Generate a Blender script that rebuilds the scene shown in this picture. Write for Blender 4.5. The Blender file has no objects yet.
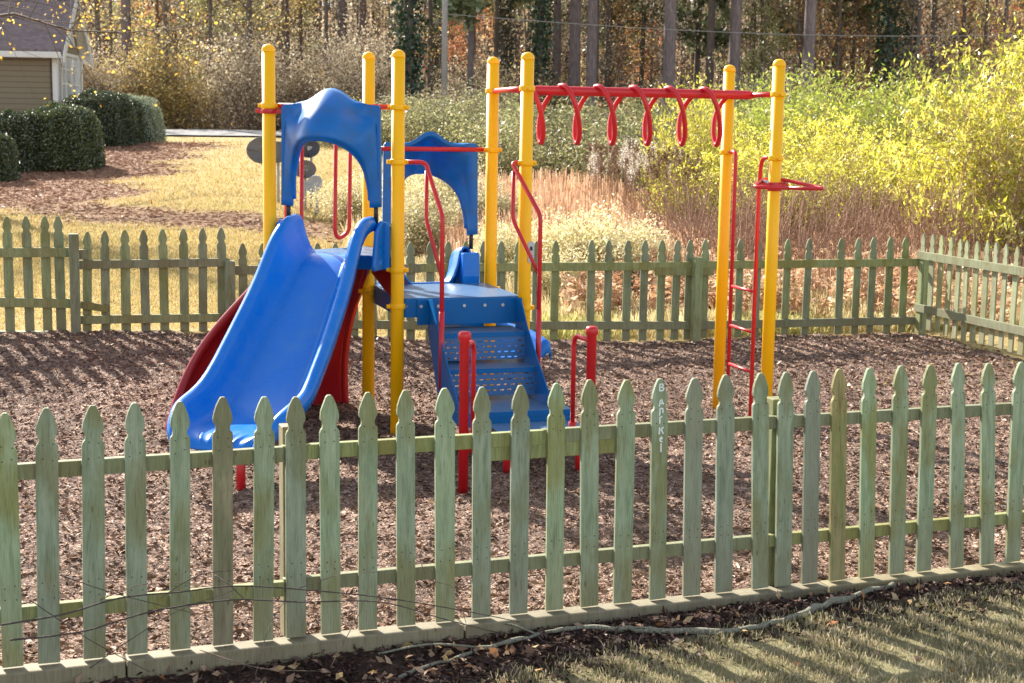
import bpy, math, random
import numpy as np
from mathutils import Vector, Matrix
rad = math.radians
random.seed(7); rng = np.random.default_rng(7)
sc = bpy.context.scene; COL = sc.collection
# ------------------------------------------------------------------ camera, world, sun, exposure
FPX = 1500.; TH = math.atan(214.5/FPX); RO = rad(0.85); CZ = 2.3
_s, _c = math.sin(TH), math.cos(TH)
_R = Vector((1,0,0)); _U = Vector((0,_s,_c)); _F = Vector((0,_c,-_s))
CR = _R*math.cos(RO)+_U*math.sin(RO); CU = -_R*math.sin(RO)+_U*math.cos(RO)
cam = bpy.data.cameras.new('camera'); co = bpy.data.objects.new('camera', cam); COL.objects.link(co)
co.matrix_world = Matrix(((CR.x,CU.x,-_F.x,0),(CR.y,CU.y,-_F.y,0),(CR.z,CU.z,-_F.z,CZ),(0,0,0,1)))
cam.sensor_width = 36; cam.lens = FPX/1024*36; cam.clip_end = 2000; cam.clip_start = .1
cam.dof.use_dof = True; cam.dof.focus_distance = 9.2; cam.dof.aperture_fstop = 6.5
sc.camera = co
SUN_EL, SUN_AZ = rad(32), rad(-35)      # azimuth from +Y, negative to the left
w = bpy.data.worlds.new('World'); sc.world = w; w.use_nodes = True
nt = w.node_tree; bg = nt.nodes['Background']; sky = nt.nodes.new('ShaderNodeTexSky')
sky.sky_type = 'NISHITA'; sky.sun_disc = False; sky.sun_elevation = SUN_EL; sky.sun_rotation = SUN_AZ
hs = nt.nodes.new('ShaderNodeHueSaturation'); hs.inputs['Saturation'].default_value = .45; nt.links.new(sky.outputs[0], hs.inputs['Color']); nt.links.new(hs.outputs[0], bg.inputs[0]); bg.inputs[1].default_value = .115
sl = bpy.data.lights.new('sun', 'SUN'); sl.energy = 5.0; sl.angle = rad(.5); sl.color = (1,.93,.82)
so = bpy.data.objects.new('sun', sl); COL.objects.link(so)
sd = Vector((math.sin(SUN_AZ)*math.cos(SUN_EL), math.cos(SUN_AZ)*math.cos(SUN_EL), math.sin(SUN_EL)))
so.rotation_euler = sd.to_track_quat('Z','Y').to_euler(); so.location = (0,0,30)
vs = sc.view_settings; vs.view_transform = 'Standard'; vs.look = 'None'; vs.exposure = 1.48; vs.gamma = 1; vs.use_curve_mapping = False

def ray(px, py):
    return _F + CR*((px-512)/FPX) + CU*((341.5-py)/FPX)
def Pz(px, py, z=0.):
    d = ray(px, py); t = (z-CZ)/d.z; return Vector((d.x*t, d.y*t, z))
def Py(px, py, Y):
    d = ray(px, py); t = Y/d.y; return Vector((d.x*t, Y, CZ+d.z*t))
def Pl(px, py, a, b):                    # vertical plane y = a*x + b
    d = ray(px, py); t = b/(d.y-a*d.x); return Vector((d.x*t, d.y*t, CZ+d.z*t))
def sm(a, b, x):
    t = np.clip((x-a)/(b-a), 0, 1); return t*t*(3-2*t)

# ------------------------------------------------------------------ mesh helpers
class MB:
    def __init__(s): s.v = []; s.f = []; s.m = []; s.mi = 0; s.sm = []
    def add(s, vs_, fs, smooth=False):
        o = len(s.v); s.v += [tuple(p) for p in vs_]
        for f in fs: s.f.append([i+o for i in f]); s.m.append(s.mi); s.sm.append(smooth)
        return s
    def box(s, c, d, M=None):
        x, y, z = d[0]/2, d[1]/2, d[2]/2
        P = [Vector((i*x, j*y, k*z)) for i in (-1,1) for j in (-1,1) for k in (-1,1)]
        if M is not None: P = [M@p for p in P]
        c = Vector(c); P = [p+c for p in P]
        return s.add(P, [(0,1,3,2),(4,6,7,5),(0,4,5,1),(2,3,7,6),(0,2,6,4),(1,5,7,3)])
    def bar(s, a, b, wd, th):            # board from a to b: wd vertical width, th thickness
        a = Vector(a); b = Vector(b); x = (b-a); L = x.length; x.normalize()
        y = Vector((0,0,1)).cross(x)
        if y.length < 1e-3: y = Vector((0,1,0))
        y.normalize(); z = x.cross(y)
        return s.box((a+b)/2, (L, th, wd), Matrix((x,y,z)).transposed())
    def tube(s, pts, r, seg=12, closed=False, caps=True):
        pts = [Vector(p) for p in pts]; n = len(pts)
        rr = r if hasattr(r, '__len__') else [r]*n
        V = []; prev = None
        for i, p in enumerate(pts):
            if closed: t = pts[(i+1)%n]-pts[i-1]
            else: t = pts[min(i+1,n-1)]-pts[max(i-1,0)]
            t.normalize()
            if prev is None:
                u = t.cross(Vector((0,0,1)))
                if u.length < .05: u = t.cross(Vector((1,0,0)))
            else: u = prev - t*prev.dot(t)
            u.normalize(); prev = u; q = t.cross(u)
            for k in range(seg):
                a = 2*math.pi*k/seg; V.append(p+(u*math.cos(a)+q*math.sin(a))*rr[i])
        Fs = []
        for i in range(n if closed else n-1):
            for k in range(seg):
                j = (i+1)%n; Fs.append((i*seg+k, i*seg+(k+1)%seg, j*seg+(k+1)%seg, j*seg+k))
        s.add(V, Fs, True)
        if caps and not closed:
            o = len(s.v)-n*seg
            s.f.append([o+k for k in range(seg)][::-1]); s.f.append([o+(n-1)*seg+k for k in range(seg)])
            s.m += [s.mi]*2; s.sm += [False]*2
        return s
    def lathe(s, c, prof, seg=20):       # prof: (r, z)
        c = Vector(c)
        return s.tube_profile([(c+Vector((0,0,z)), max(r,.0005)) for r, z in prof], seg)
    def tube_profile(s, pr, seg):
        V = []
        for p, r in pr:
            for k in range(seg):
                a = 2*math.pi*k/seg; V.append(p+Vector((math.cos(a)*r, math.sin(a)*r, 0)))
        n = len(pr); Fs = [(i*seg+k, i*seg+(k+1)%seg, (i+1)*seg+(k+1)%seg, (i+1)*seg+k) for i in range(n-1) for k in range(seg)]
        Fs += [tuple(range(seg))[::-1], tuple((n-1)*seg+k for k in range(seg))]
        return s.add(V, Fs, True)
    def prism(s, pts, off):              # polygon pts (3D) extruded by off
        n = len(pts); off = Vector(off); P = [Vector(p) for p in pts]; P += [p+off for p in P]
        return s.add(P, [tuple(range(n))[::-1], tuple(range(n,2*n))]+[(i,(i+1)%n,(i+1)%n+n,i+n) for i in range(n)])
    def grid(s, G, smooth=True, skip=None):   # G[i][j] points
        a, b = len(G), len(G[0])
        return s.add([p for r in G for p in r], [(i*b+j,(i+1)*b+j,(i+1)*b+j+1,i*b+j+1) for i in range(a-1) for j in range(b-1) if not(skip and skip(i,j))], smooth)
    def build(s, name, mats, parent=None, bevel=0, solid=0, subd=0, off=-1):
        me = bpy.data.meshes.new(name); me.from_pydata(s.v, [], s.f)
        mats = mats if isinstance(mats, (list,tuple)) else [mats]
        for m in mats: me.materials.append(m)
        me.polygons.foreach_set('material_index', s.m); me.polygons.foreach_set('use_smooth', s.sm); me.update()
        o = bpy.data.objects.new(name, me); COL.objects.link(o)
        if parent is not None: o.parent = parent
        if solid:
            k = o.modifiers.new('s','SOLIDIFY'); k.thickness = solid; k.offset = off
        if bevel:
            k = o.modifiers.new('b','BEVEL'); k.width = bevel; k.segments = 2; k.limit_method = 'ANGLE'; k.angle_limit = rad(40)
        if subd:
            k = o.modifiers.new('u','SUBSURF'); k.levels = subd; k.render_levels = subd
        return o
def root(name, loc, rz=0.):
    o = bpy.data.objects.new(name, None); COL.objects.link(o); o.location = loc; o.rotation_euler = (0,0,rz); o.empty_display_size = .2
    return o
def tag(o, label=None, cat=None, group=None, kind=None):
    if label: o['label'] = label
    if cat: o['category'] = cat
    if group: o['group'] = group
    if kind: o['kind'] = kind
    return o
def copy_tree(o, parent=None):
    c = o.copy(); COL.objects.link(c); c.parent = parent
    for ch in list(o.children): copy_tree(ch, c)
    return c
def smooth_path(pts, n=6, closed=False):
    P = [Vector(p) for p in pts]; out = []; m = len(P)
    for i in range(m if closed else m-1):
        if closed: a,b,c,d = P[i-1],P[i],P[(i+1)%m],P[(i+2)%m]
        else: a,b,c,d = P[max(i-1,0)],P[i],P[i+1],P[min(i+2,m-1)]
        for k in range(n):
            t = k/n; out.append(.5*((2*b)+(c-a)*t+(2*a-5*b+4*c-d)*t*t+(3*b-a-3*c+d)*t**3))
    if not closed: out.append(P[-1])
    return out
def fillet(pts, r=.06, n=5):             # bent steel tube with rounded corners
    P = [Vector(p) for p in pts]; out = [P[0]]
    for i in range(1, len(P)-1):
        a = P[i-1]-P[i]; b = P[i+1]-P[i]; q = min(r, a.length*.45, b.length*.45)
        A = P[i]+a.normalized()*q; B = P[i]+b.normalized()*q
        for k in range(n+1):
            t = k/n; out.append(A*(1-t)**2+P[i]*2*t*(1-t)+B*t*t)
    out.append(P[-1]); return out
def np_mesh(name, V, Fq, mats, parent=None, rnd=None, nper=4, smooth=False, mi=None):
    me = bpy.data.meshes.new(name); V = np.asarray(V, dtype=np.float32).reshape(-1,3); Fq = np.asarray(Fq, dtype=np.int32).reshape(-1)
    nf = len(Fq)//nper
    me.vertices.add(len(V)); me.vertices.foreach_set('co', V.ravel())
    me.loops.add(len(Fq)); me.loops.foreach_set('vertex_index', Fq)
    me.polygons.add(nf); me.polygons.foreach_set('loop_start', np.arange(nf, dtype=np.int32)*nper)
    try: me.polygons.foreach_set('loop_total', np.full(nf, nper, dtype=np.int32))
    except Exception: pass
    for m in (mats if isinstance(mats,(list,tuple)) else [mats]): me.materials.append(m)
    if mi is not None: me.polygons.foreach_set('material_index', np.asarray(mi, dtype=np.int32))
    if rnd is not None:
        at = me.attributes.new('rnd','FLOAT','FACE'); at.data.foreach_set('value', np.asarray(rnd, dtype=np.float32))
    if smooth: me.polygons.foreach_set('use_smooth', np.ones(nf, dtype=bool))
    me.update(calc_edges=True); me.validate()
    o = bpy.data.objects.new(name, me); COL.objects.link(o)
    if parent is not None: o.parent = parent
    return o
def leaf_geo(P, size, aspect=.5, droop=0., flat=0., dirs=None):
    """rhombus leaves, slightly folded: returns V,F"""
    n = len(P); size = np.broadcast_to(size, (n,)).reshape(n,1)
    a = rng.normal(size=(n,3)) if dirs is None else dirs+rng.normal(size=(n,3))*.45
    a[:,2] = a[:,2]*(1-flat)-droop; a /= np.linalg.norm(a,axis=1,keepdims=True)+1e-9
    b = rng.normal(size=(n,3)); b -= a*(a*b).sum(1,keepdims=True); b /= np.linalg.norm(b,axis=1,keepdims=True)+1e-9
    c = np.cross(a,b)
    tip = P+a*size; l = P+a*size*.45+b*size*aspect*.5+c*size*.12; r = P+a*size*.45-b*size*aspect*.5+c*size*.12
    V = np.stack([P,l,tip,r],1).reshape(-1,3); F_ = np.arange(n*4).reshape(n,4)
    return V, F_
def blade_geo(P, h, wdt, lean, dirs=None):
    """thin upright triangles-as-quads"""
    n = len(P); ang = rng.uniform(0,2*math.pi,n); d = np.stack([np.cos(ang),np.sin(ang),np.zeros(n)],1)
    e = np.stack([-d[:,1],d[:,0],np.zeros(n)],1); rot = rng.uniform(0,2*math.pi,n)
    sd_ = d*np.cos(rot)[:,None]+e*np.sin(rot)[:,None]
    h = np.broadcast_to(h,(n,))[:,None]; wdt = np.broadcast_to(wdt,(n,))[:,None]; lean = np.broadcast_to(lean,(n,))[:,None]
    up = np.array([[0,0,1.]])
    a = P-sd_*wdt*.5; b = P+sd_*wdt*.5; m = P+up*h*.6+d*lean*h*.25; tip = P+up*h*(1-.25*lean)+d*lean*h
    V = np.stack([a,b,m+sd_*wdt*.4,tip,tip,m-sd_*wdt*.4],1)
    V = np.stack([a,b,m+sd_*wdt*.35,m-sd_*wdt*.35,tip],1).reshape(-1,3)
    i = np.arange(n)*5
    F_ = np.stack([i,i+1,i+2,i+3],1); G_ = np.stack([i+3,i+2,i+4,i+4],1)
    return V, F_, G_
def sticks(A, B, ra, rb):
    """3-sided prisms; returns V,F"""
    n = len(A); t = B-A; t = t/(np.linalg.norm(t,axis=1,keepdims=True)+1e-9)
    u = np.cross(t, np.array([[.31,.17,.93]])); bad = np.linalg.norm(u,axis=1)<.05; u[bad] = [1,0,0]
    u /= np.linalg.norm(u,axis=1,keepdims=True); q = np.cross(t,u)
    ra = np.broadcast_to(ra,(n,))[:,None]; rb = np.broadcast_to(rb,(n,))[:,None]; V = []
    for (P,r) in ((A,ra),(B,rb)):
        for k in range(3):
            g = 2*math.pi*k/3; V.append(P+(u*math.cos(g)+q*math.sin(g))*r)
    V = np.stack(V,1).reshape(-1,3); i = (np.arange(n)*6)[:,None]
    F_ = np.concatenate([i+np.array([[0,1,4,3]]), i+np.array([[1,2,5,4]]), i+np.array([[2,0,3,5]])],1).reshape(-1,4)
    return V, F_
def merge(parts):
    V = []; F_ = []; R_ = []; M_ = []; o = 0
    for v, f, r, m in parts:
        V.append(v); F_.append(f+o); o += len(v)
        R_.append(np.broadcast_to(r,(len(f),)) if not hasattr(r,'__len__') else r); M_.append(np.full(len(f), m))
    return np.concatenate(V), np.concatenate(F_), np.concatenate(R_), np.concatenate(M_)

# ------------------------------------------------------------------ materials
def newmat(name):
    m = bpy.data.materials.new(name); m.use_nodes = True; n = m.node_tree; return m, n, n.nodes['Principled BSDF']
def ramp(n, cols, pos=None, interp='LINEAR'):
    r = n.nodes.new('ShaderNodeValToRGB'); r.color_ramp.interpolation = interp; e = r.color_ramp.elements
    pos = pos or [i/(len(cols)-1) for i in range(len(cols))]
    while len(e) < len(cols): e.new(.5)
    for i, (p, c) in enumerate(zip(pos, cols)): e[i].position = p; e[i].color = (*c, 1)
    return r
def noise(n, scale, detail=4, rough=.6, vec=None, stretch=None, src='Object'):
    t = n.nodes.new('ShaderNodeTexNoise'); t.inputs['Scale'].default_value = scale; t.inputs['Detail'].default_value = detail; t.inputs['Roughness'].default_value = rough
    if vec is None:
        tc = n.nodes.new('ShaderNodeTexCoord'); vec = tc.outputs[src]
    if stretch:
        mp = n.nodes.new('ShaderNodeMapping'); mp.inputs['Scale'].default_value = stretch; n.links.new(vec, mp.inputs[0]); vec = mp.outputs[0]
    n.links.new(vec, t.inputs['Vector']); return t
def mixc(n, fac, a, b, mode='MIX'):
    x = n.nodes.new('ShaderNodeMix'); x.data_type = 'RGBA'; x.blend_type = mode
    for s_, v in ((0,fac),(6,a),(7,b)):
        if isinstance(v,(int,float)): x.inputs[s_].default_value = v
        elif isinstance(v,tuple): x.inputs[s_].default_value = (*v,1)
        else: n.links.new(v, x.inputs[s_])
    return x.outputs[2]
def math_(n, op, a, b=0., c=None):
    x = n.nodes.new('ShaderNodeMath'); x.operation = op
    for i, v in enumerate((a,b) if c is None else (a,b,c)):
        if isinstance(v,(int,float)): x.inputs[i].default_value = v
        else: n.links.new(v, x.inputs[i])
    return x.outputs[0]
def bump(n, b, h, strength=.3, dist=.01):
    k = n.nodes.new('ShaderNodeBump'); k.inputs['Strength'].default_value = strength; k.inputs['Distance'].default_value = dist
    n.links.new(h, k.inputs['Height']); n.links.new(k.outputs[0], b.inputs['Normal'])
def objrand(n):
    return n.nodes.new('ShaderNodeObjectInfo').outputs['Random']
def rndvec(n, amt=20):
    tc = n.nodes.new('ShaderNodeTexCoord'); v = n.nodes.new('ShaderNodeVectorMath'); v.operation = 'ADD'
    cb = n.nodes.new('ShaderNodeCombineXYZ'); r = math_(n,'MULTIPLY',objrand(n),amt)
    n.links.new(r, cb.inputs[0]); n.links.new(r, cb.inputs[2]); n.links.new(tc.outputs['Object'], v.inputs[0]); n.links.new(cb.outputs[0], v.inputs[1]); return v.outputs[0]
def coat(name, c, rough=.35, dirt=(.25,.2,.15), damt=.25, sc_=3., bmp=.04, spec=.5):
    m, n, b = newmat(name); t = noise(n, sc_, 6, .7); r = ramp(n, [(0,0,0),(1,1,1)], [.45,.8]); n.links.new(t.outputs[0], r.inputs[0])
    f = math_(n,'MULTIPLY', r.outputs[0], damt); t2 = noise(n, 60, 3)
    n.links.new(mixc(n, f, c, dirt), b.inputs['Base Color'])
    n.links.new(math_(n,'ADD', math_(n,'MULTIPLY', t.outputs[0], .25), rough-.1), b.inputs['Roughness'])
    b.inputs['Specular IOR Level'].default_value = spec
    bump(n, b, t2.outputs[0], bmp, .004); return m
def woodmat(name, c1, c2, c3, stain, stamt=.5):
    """painted / weathered picket wood: grain along local z, stains, knots"""
    m, n, b = newmat(name); v = rndvec(n)
    g = noise(n, 9, 8, .65, v, (4,4,.45)); g2 = noise(n, 40, 4, .7, v, (5,5,.25)); st = noise(n, 2.2, 5, .6, v, (2,2,.9)); lum = noise(n, 5, 3, .5, v)
    r = ramp(n, [c1,c2,c3], [.3,.5,.72]); n.links.new(g.outputs[0], r.inputs[0])
    rs = ramp(n, [(0,0,0),(1,1,1)], [.47,.6]); n.links.new(st.outputs[0], rs.inputs[0])
    sz = n.nodes.new('ShaderNodeSeparateXYZ'); tcz = n.nodes.new('ShaderNodeTexCoord'); n.links.new(tcz.outputs['Object'], sz.inputs[0])
    ft_ = n.nodes.new('ShaderNodeMapRange'); n.links.new(math_(n,'ADD',sz.outputs[2],math_(n,'MULTIPLY',lum.outputs[0],.35)), ft_.inputs[0]); ft_.inputs[1].default_value = .62; ft_.inputs[2].default_value = .15; ft_.inputs[3].default_value = 0.; ft_.inputs[4].default_value = .55
    col = mixc(n, math_(n,'MULTIPLY',rs.outputs[0],stamt), r.outputs[0], stain)
    col = mixc(n, ft_.outputs[0], col, (.25,.22,.125))
    rg = ramp(n, [(.35,.34,.28),(1,1,1)], [.33,.5]); n.links.new(g2.outputs[0], rg.inputs[0])
    col = mixc(n, .55, col, rg.outputs[0], 'MULTIPLY')
    hv = n.nodes.new('ShaderNodeHueSaturation'); n.links.new(col, hv.inputs['Color'])
    n.links.new(math_(n,'ADD',math_(n,'MULTIPLY',objrand(n),.3),.85), hv.inputs['Value']); n.links.new(math_(n,'ADD',math_(n,'MULTIPLY',objrand(n),.4),.8), hv.inputs['Saturation'])
    # green-grey algae towards rough patches and knots
    vo = n.nodes.new('ShaderNodeTexVoronoi'); vo.inputs['Scale'].default_value = 5.5; mp = n.nodes.new('ShaderNodeMapping'); mp.inputs['Scale'].default_value = (2.2,2.2,.8)
    n.links.new(v, mp.inputs[0]); n.links.new(mp.outputs[0], vo.inputs['Vector'])
    kn = ramp(n, [(.4,.33,.25),(1,1,1)], [.03,.09]); n.links.new(vo.outputs['Distance'], kn.inputs[0])
    n.links.new(mixc(n, .8, hv.outputs[0], kn.outputs[0], 'MULTIPLY'), b.inputs['Base Color'])
    b.inputs['Roughness'].default_value = .75; bump(n, b, g2.outputs[0], .35, .004); return m
def leafmat(name, cols, trans=.45, pos=None, gloss=.06, var=.25):
    m = bpy.data.materials.new(name); m.use_nodes = True; n = m.node_tree; n.nodes.clear()
    at = n.nodes.new('ShaderNodeAttribute'); at.attribute_name = 'rnd'; r = ramp(n, cols, pos); n.links.new(at.outputs['Fac'], r.inputs[0])
    hv = n.nodes.new('ShaderNodeHueSaturation'); n.links.new(r.outputs[0], hv.inputs['Color'])
    n.links.new(math_(n,'ADD',math_(n,'MULTIPLY',objrand(n),var*2),1-var), hv.inputs['Value'])
    d = n.nodes.new('ShaderNodeBsdfDiffuse'); t = n.nodes.new('ShaderNodeBsdfTranslucent'); g = n.nodes.new('ShaderNodeBsdfGlossy'); g.inputs['Roughness'].default_value = .45
    n.links.new(hv.outputs[0], d.inputs[0]); n.links.new(hv.outputs[0], t.inputs[0])
    x = n.nodes.new('ShaderNodeMixShader'); x.inputs[0].default_value = trans; n.links.new(d.outputs[0], x.inputs[1]); n.links.new(t.outputs[0], x.inputs[2])
    y = n.nodes.new('ShaderNodeMixShader'); y.inputs[0].default_value = gloss; n.links.new(x.outputs[0], y.inputs[1]); n.links.new(g.outputs[0], y.inputs[2])
    o = n.nodes.new('ShaderNodeOutputMaterial'); n.links.new(y.outputs[0], o.inputs[0]); return m
def barkmat(name, c1, c2, scale=6):
    m, n, b = newmat(name); t = noise(n, scale, 8, .7, None, (3,3,.5)); r = ramp(n, [c1,c2], [.35,.65]); n.links.new(t.outputs[0], r.inputs[0])
    n.links.new(r.outputs[0], b.inputs['Base Color']); b.inputs['Roughness'].default_value = .9; bump(n, b, t.outputs[0], .6, .03); return m
M = {}
M['yellow'] = coat('yellow_powder_coat', (1.,.50,.0), .36, (.78,.36,.01), .3, 2.5, .03, .35)
M['red'] = coat('red_powder_coat', (.56,.012,.02), .34, (.25,.02,.02), .4, 5)
M['blue_plastic'] = coat('blue_plastic', (.0,.155,.60), .27, (.08,.23,.48), .4, 6, .05, .35)
M['blue_hood'] = coat('blue_hood_plastic', (.0,.125,.45), .36, (.03,.09,.19), .8, 6, .08, .35)
M['red_plastic'] = coat('red_plastic', (.30,.004,.012), .3, (.2,.01,.02), .4, 3, .05)
M['steel'] = coat('galvanised_steel', (.5,.5,.5), .4, (.3,.3,.3), .4)
M['black'] = coat('black_metal', (.012,.012,.014), .45, (.03,.03,.03), .3)
M['white'] = coat('white_trim_paint', (.72,.70,.66), .55, (.5,.46,.4), .3)
M['nail'] = coat('rusty_nail', (.03,.02,.015), .7)
M['chalk'] = coat('white_marker', (.85,.88,.9), .8, (.4,.5,.42), .4, 60)
M['picket'] = woodmat('green_painted_wood', (.17,.225,.135), (.265,.325,.215), (.335,.395,.275), (.19,.185,.065), .7)
M['picket_old'] = woodmat('weathered_green_wood', (.15,.115,.05), (.27,.235,.11), (.38,.33,.17), (.16,.19,.07), .6)
M['picket_grey'] = woodmat('grey_green_paint', (.19,.215,.155), (.235,.26,.19), (.265,.29,.215), (.2,.19,.12), .35)
M['rail'] = woodmat('green_rail_wood', (.14,.155,.07), (.22,.24,.115), (.28,.30,.155), (.17,.15,.05), .7)
M['timber'] = woodmat('pale_green_timber', (.15,.12,.07), (.245,.205,.125), (.32,.275,.175), (.14,.11,.06), .7)

def perf(name, c, cell, slot, through, rough=.35):
    """coated sheet with punched slots in object x / y (deck) or x / z (riser)"""
    m, n, b = newmat(name); tc = n.nodes.new('ShaderNodeTexCoord'); sp = n.nodes.new('ShaderNodeSeparateXYZ'); n.links.new(tc.outputs['Object'], sp.inputs[0])
    ax = sp.outputs[0]; ay = sp.outputs[2] if through else sp.outputs[1]
    ry = math_(n,'DIVIDE',ay,cell[1]); row = math_(n,'FLOOR',ry); fy = math_(n,'SUBTRACT',math_(n,'FRACT',ry),.5)
    rx = math_(n,'ADD',math_(n,'DIVIDE',ax,cell[0]),math_(n,'MULTIPLY',row,.5)); fx = math_(n,'SUBTRACT',math_(n,'FRACT',rx),.5)
    dx = math_(n,'MAXIMUM',math_(n,'SUBTRACT',math_(n,'MULTIPLY',math_(n,'ABSOLUTE',fx),cell[0]),slot[0]),0.); dy = math_(n,'MULTIPLY',fy,cell[1])
    d = math_(n,'SQRT',math_(n,'ADD',math_(n,'MULTIPLY',dx,dx),math_(n,'MULTIPLY',dy,dy)))
    hole = math_(n,'LESS_THAN',d,slot[1])
    b.inputs['Roughness'].default_value = rough; t = noise(n, 4, 5)
    n.links.new(mixc(n, math_(n,'MULTIPLY',t.outputs[0],.5), c, (.12,.15,.2)), b.inputs['Base Color'])
    tr = n.nodes.new('ShaderNodeBsdfTransparent'); mx = n.nodes.new('ShaderNodeMixShader'); n.links.new(hole, mx.inputs[0]); n.links.new(b.outputs[0], mx.inputs[1]); n.links.new(tr.outputs[0], mx.inputs[2])
    n.links.new(mx.outputs[0], n.nodes['Material Output'].inputs[0]); return m
M['deck'] = perf('perforated_blue_deck', (.10,.23,.44), (.034,.026), (.004,.005), False, .3)  # blue lightened so decks and treads carry the sky reflection in their colour
M['riser'] = perf('slotted_blue_riser', (.0,.125,.38), (.052,.040), (.011,.0055), True)
M['blue_steel'] = coat('blue_coated_steel', (.0,.115,.36), .35, (.03,.08,.2), .4, 4, .04, .2)

# mulch
m, n, b = newmat('bark_mulch'); M['mulch'] = m
tc = n.nodes.new('ShaderNodeTexCoord'); wv = noise(n, 7, 3, .5, tc.outputs['Object']); va = n.nodes.new('ShaderNodeVectorMath'); va.operation = 'MULTIPLY_ADD'
n.links.new(wv.outputs['Color'], va.inputs[0]); va.inputs[1].default_value = (.35,.35,.35); n.links.new(tc.outputs['Object'], va.inputs[2])
v1 = n.nodes.new('ShaderNodeTexVoronoi'); v1.inputs['Scale'].default_value = 42; mp = n.nodes.new('ShaderNodeMapping'); mp.inputs['Scale'].default_value = (.7,1.3,1); mp.inputs['Rotation'].default_value = (0,0,.5)
n.links.new(va.outputs[0], mp.inputs[0]); n.links.new(mp.outputs[0], v1.inputs['Vector'])
sx = n.nodes.new('ShaderNodeSeparateColor'); n.links.new(v1.outputs['Color'], sx.inputs[0])
r = ramp(n, [(.07,.040,.028),(.19,.115,.083),(.32,.21,.155),(.50,.37,.29)], [0,.4,.75,1]); n.links.new(sx.outputs[0], r.inputs[0])
big = noise(n, 1.1, 5, .6, tc.outputs['Object']); rb = ramp(n, [(.62,.58,.56),(1.1,1.08,1.06)], [.35,.65]); n.links.new(big.outputs[0], rb.inputs[0])
n.links.new(mixc(n, 1., r.outputs[0], rb.outputs[0], 'MULTIPLY'), b.inputs['Base Color']); b.inputs['Roughness'].default_value = .95
bump(n, b, math_(n,'ADD',v1.outputs['Distance'],sx.outputs[1]), .9, .02)
M['chip'] = leafmat('mulch_chips', [(.07,.040,.027),(.19,.115,.08),(.33,.215,.15),(.58,.43,.33)], 0., [0,.35,.75,1], .02, 0)
M['fallen'] = leafmat('fallen_leaf', [(.16,.09,.06),(.28,.17,.11),(.40,.28,.19),(.46,.32,.14),(.40,.17,.07)], .15, [0,.35,.7,.88,1], .03, 0)

# terrain height -----------------------------------------------------
a17 = rad(17.); EX = Vector((math.cos(a17), math.sin(a17), 0)); EY = Vector((-EX.y, EX.x, 0))
FA, FB = .3734, 6.709          # front fence line
BA, BB = .33, 15.32            # back fence line
def Hn(x, y):
    x = np.asarray(x, float); y = np.asarray(y, float)
    yy = y-.33*x               # distance in fence frame
    z = .24*sm(.5,-3.2,x)*sm(12,14.6,yy)+.07*sm(13,15,yy)
    z += -.13*np.exp(-((x-2.0)**2+(y-12.4)**2)/1.6)
    L = sm(3,-5.5,x-.02*(y-20))
    t = np.interp(y, [0,15,18,28,36,44,50,58,75,110,170,260], [0,0,.10,.45,.85,1.28,1.38,1.62,1.75,2.6,9.,22.])
    rgt = np.interp(y, [0,15,25,50,75,110,170,260], [0,0,-.1,0,.6,2.2,9.,22.])
    z += L*t+(1-L)*rgt
    fr = y-(FA*x+FB)           # negative = outside, towards the camera
    z += sm(-.02,-.25,fr)*(-.13+.155*sm(-1.6,1.6,x)+.02)
    z += .05*np.sin(x*.5+1)*np.sin(y*.35)*sm(17,22,y)
    return z
def H(x, y): return float(Hn(x, y))
def straw_mask(x, y):
    nz = .7*np.sin(x*1.1+.6*np.sin(y*.9))+.5*np.sin(y*1.3+x*.4)+.3*np.sin(x*3.1-y*2.2)
    a = sm(-7.6,-8.9,x+nz*.5+(y-34)*.06)*sm(27,28.5,y)*sm(52,46,y)
    yc = 27.6-.53*(x+9); b_ = np.exp(-((y-yc-nz*.5)/(1.5+.08*(x+9)*-1))**4)*sm(-1.5,-3.5,x)
    return np.clip(np.maximum(a,b_*.85),0,1)
# ------------------------------------------------------------------ ground sheet
def axis(core, lo, hi, g=1.09):
    a = list(core); st = a[1]-a[0]; s1 = st; x = a[0]; pre = []
    while x > lo: s1 *= g; x -= s1; pre.append(x)
    s1 = st; x = a[-1]; post = []
    while x < hi: s1 *= g; x += s1; post.append(x)
    return np.array(pre[::-1]+a+post)
xs = axis(np.arange(-17,9.01,.13), -260, 260); ys = axis(np.arange(3,60.01,.16), -60, 420, 1.07)
X, Y = np.meshgrid(xs, ys, indexing='ij'); Z = Hn(X, Y)
Z += np.where(Y-(FA*X+FB)<-.1, rng.normal(size=X.shape)*.006, 0)-.16*((Y-(FA*X+FB)>.12)&(Y-(BA*X+BB)<-.15)&(Y<16.8-(X-4.53)*3.4)&(X>-8))
V = np.stack([X,Y,Z],-1).reshape(-1,3); nx, ny = X.shape; I = np.arange(nx*ny).reshape(nx,ny)
Fq = np.stack([I[:-1,:-1],I[1:,:-1],I[1:,1:],I[:-1,1:]],-1).reshape(-1,4)
m, n, b = newmat('lawn_and_soil'); M['ground'] = m
tc = n.nodes.new('ShaderNodeTexCoord'); P_ = tc.outputs['Object']; sp = n.nodes.new('ShaderNodeSeparateXYZ'); n.links.new(P_, sp.inputs[0]); gx, gy = sp.outputs[0], sp.outputs[1]
fine = noise(n, 30, 6, .75, P_); mid = noise(n, 3, 5, .6, P_); bigN = noise(n, .35, 4, .55, P_, (1,2.2,1))
lawn = ramp(n, [(.24,.17,.07),(.44,.32,.13),(.58,.45,.22)], [.3,.5,.72]); n.links.new(fine.outputs[0], lawn.inputs[0])
gm = ramp(n, [(0,0,0),(1,1,1)], [.5,.66]); n.links.new(bigN.outputs[0], gm.inputs[0])
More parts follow.
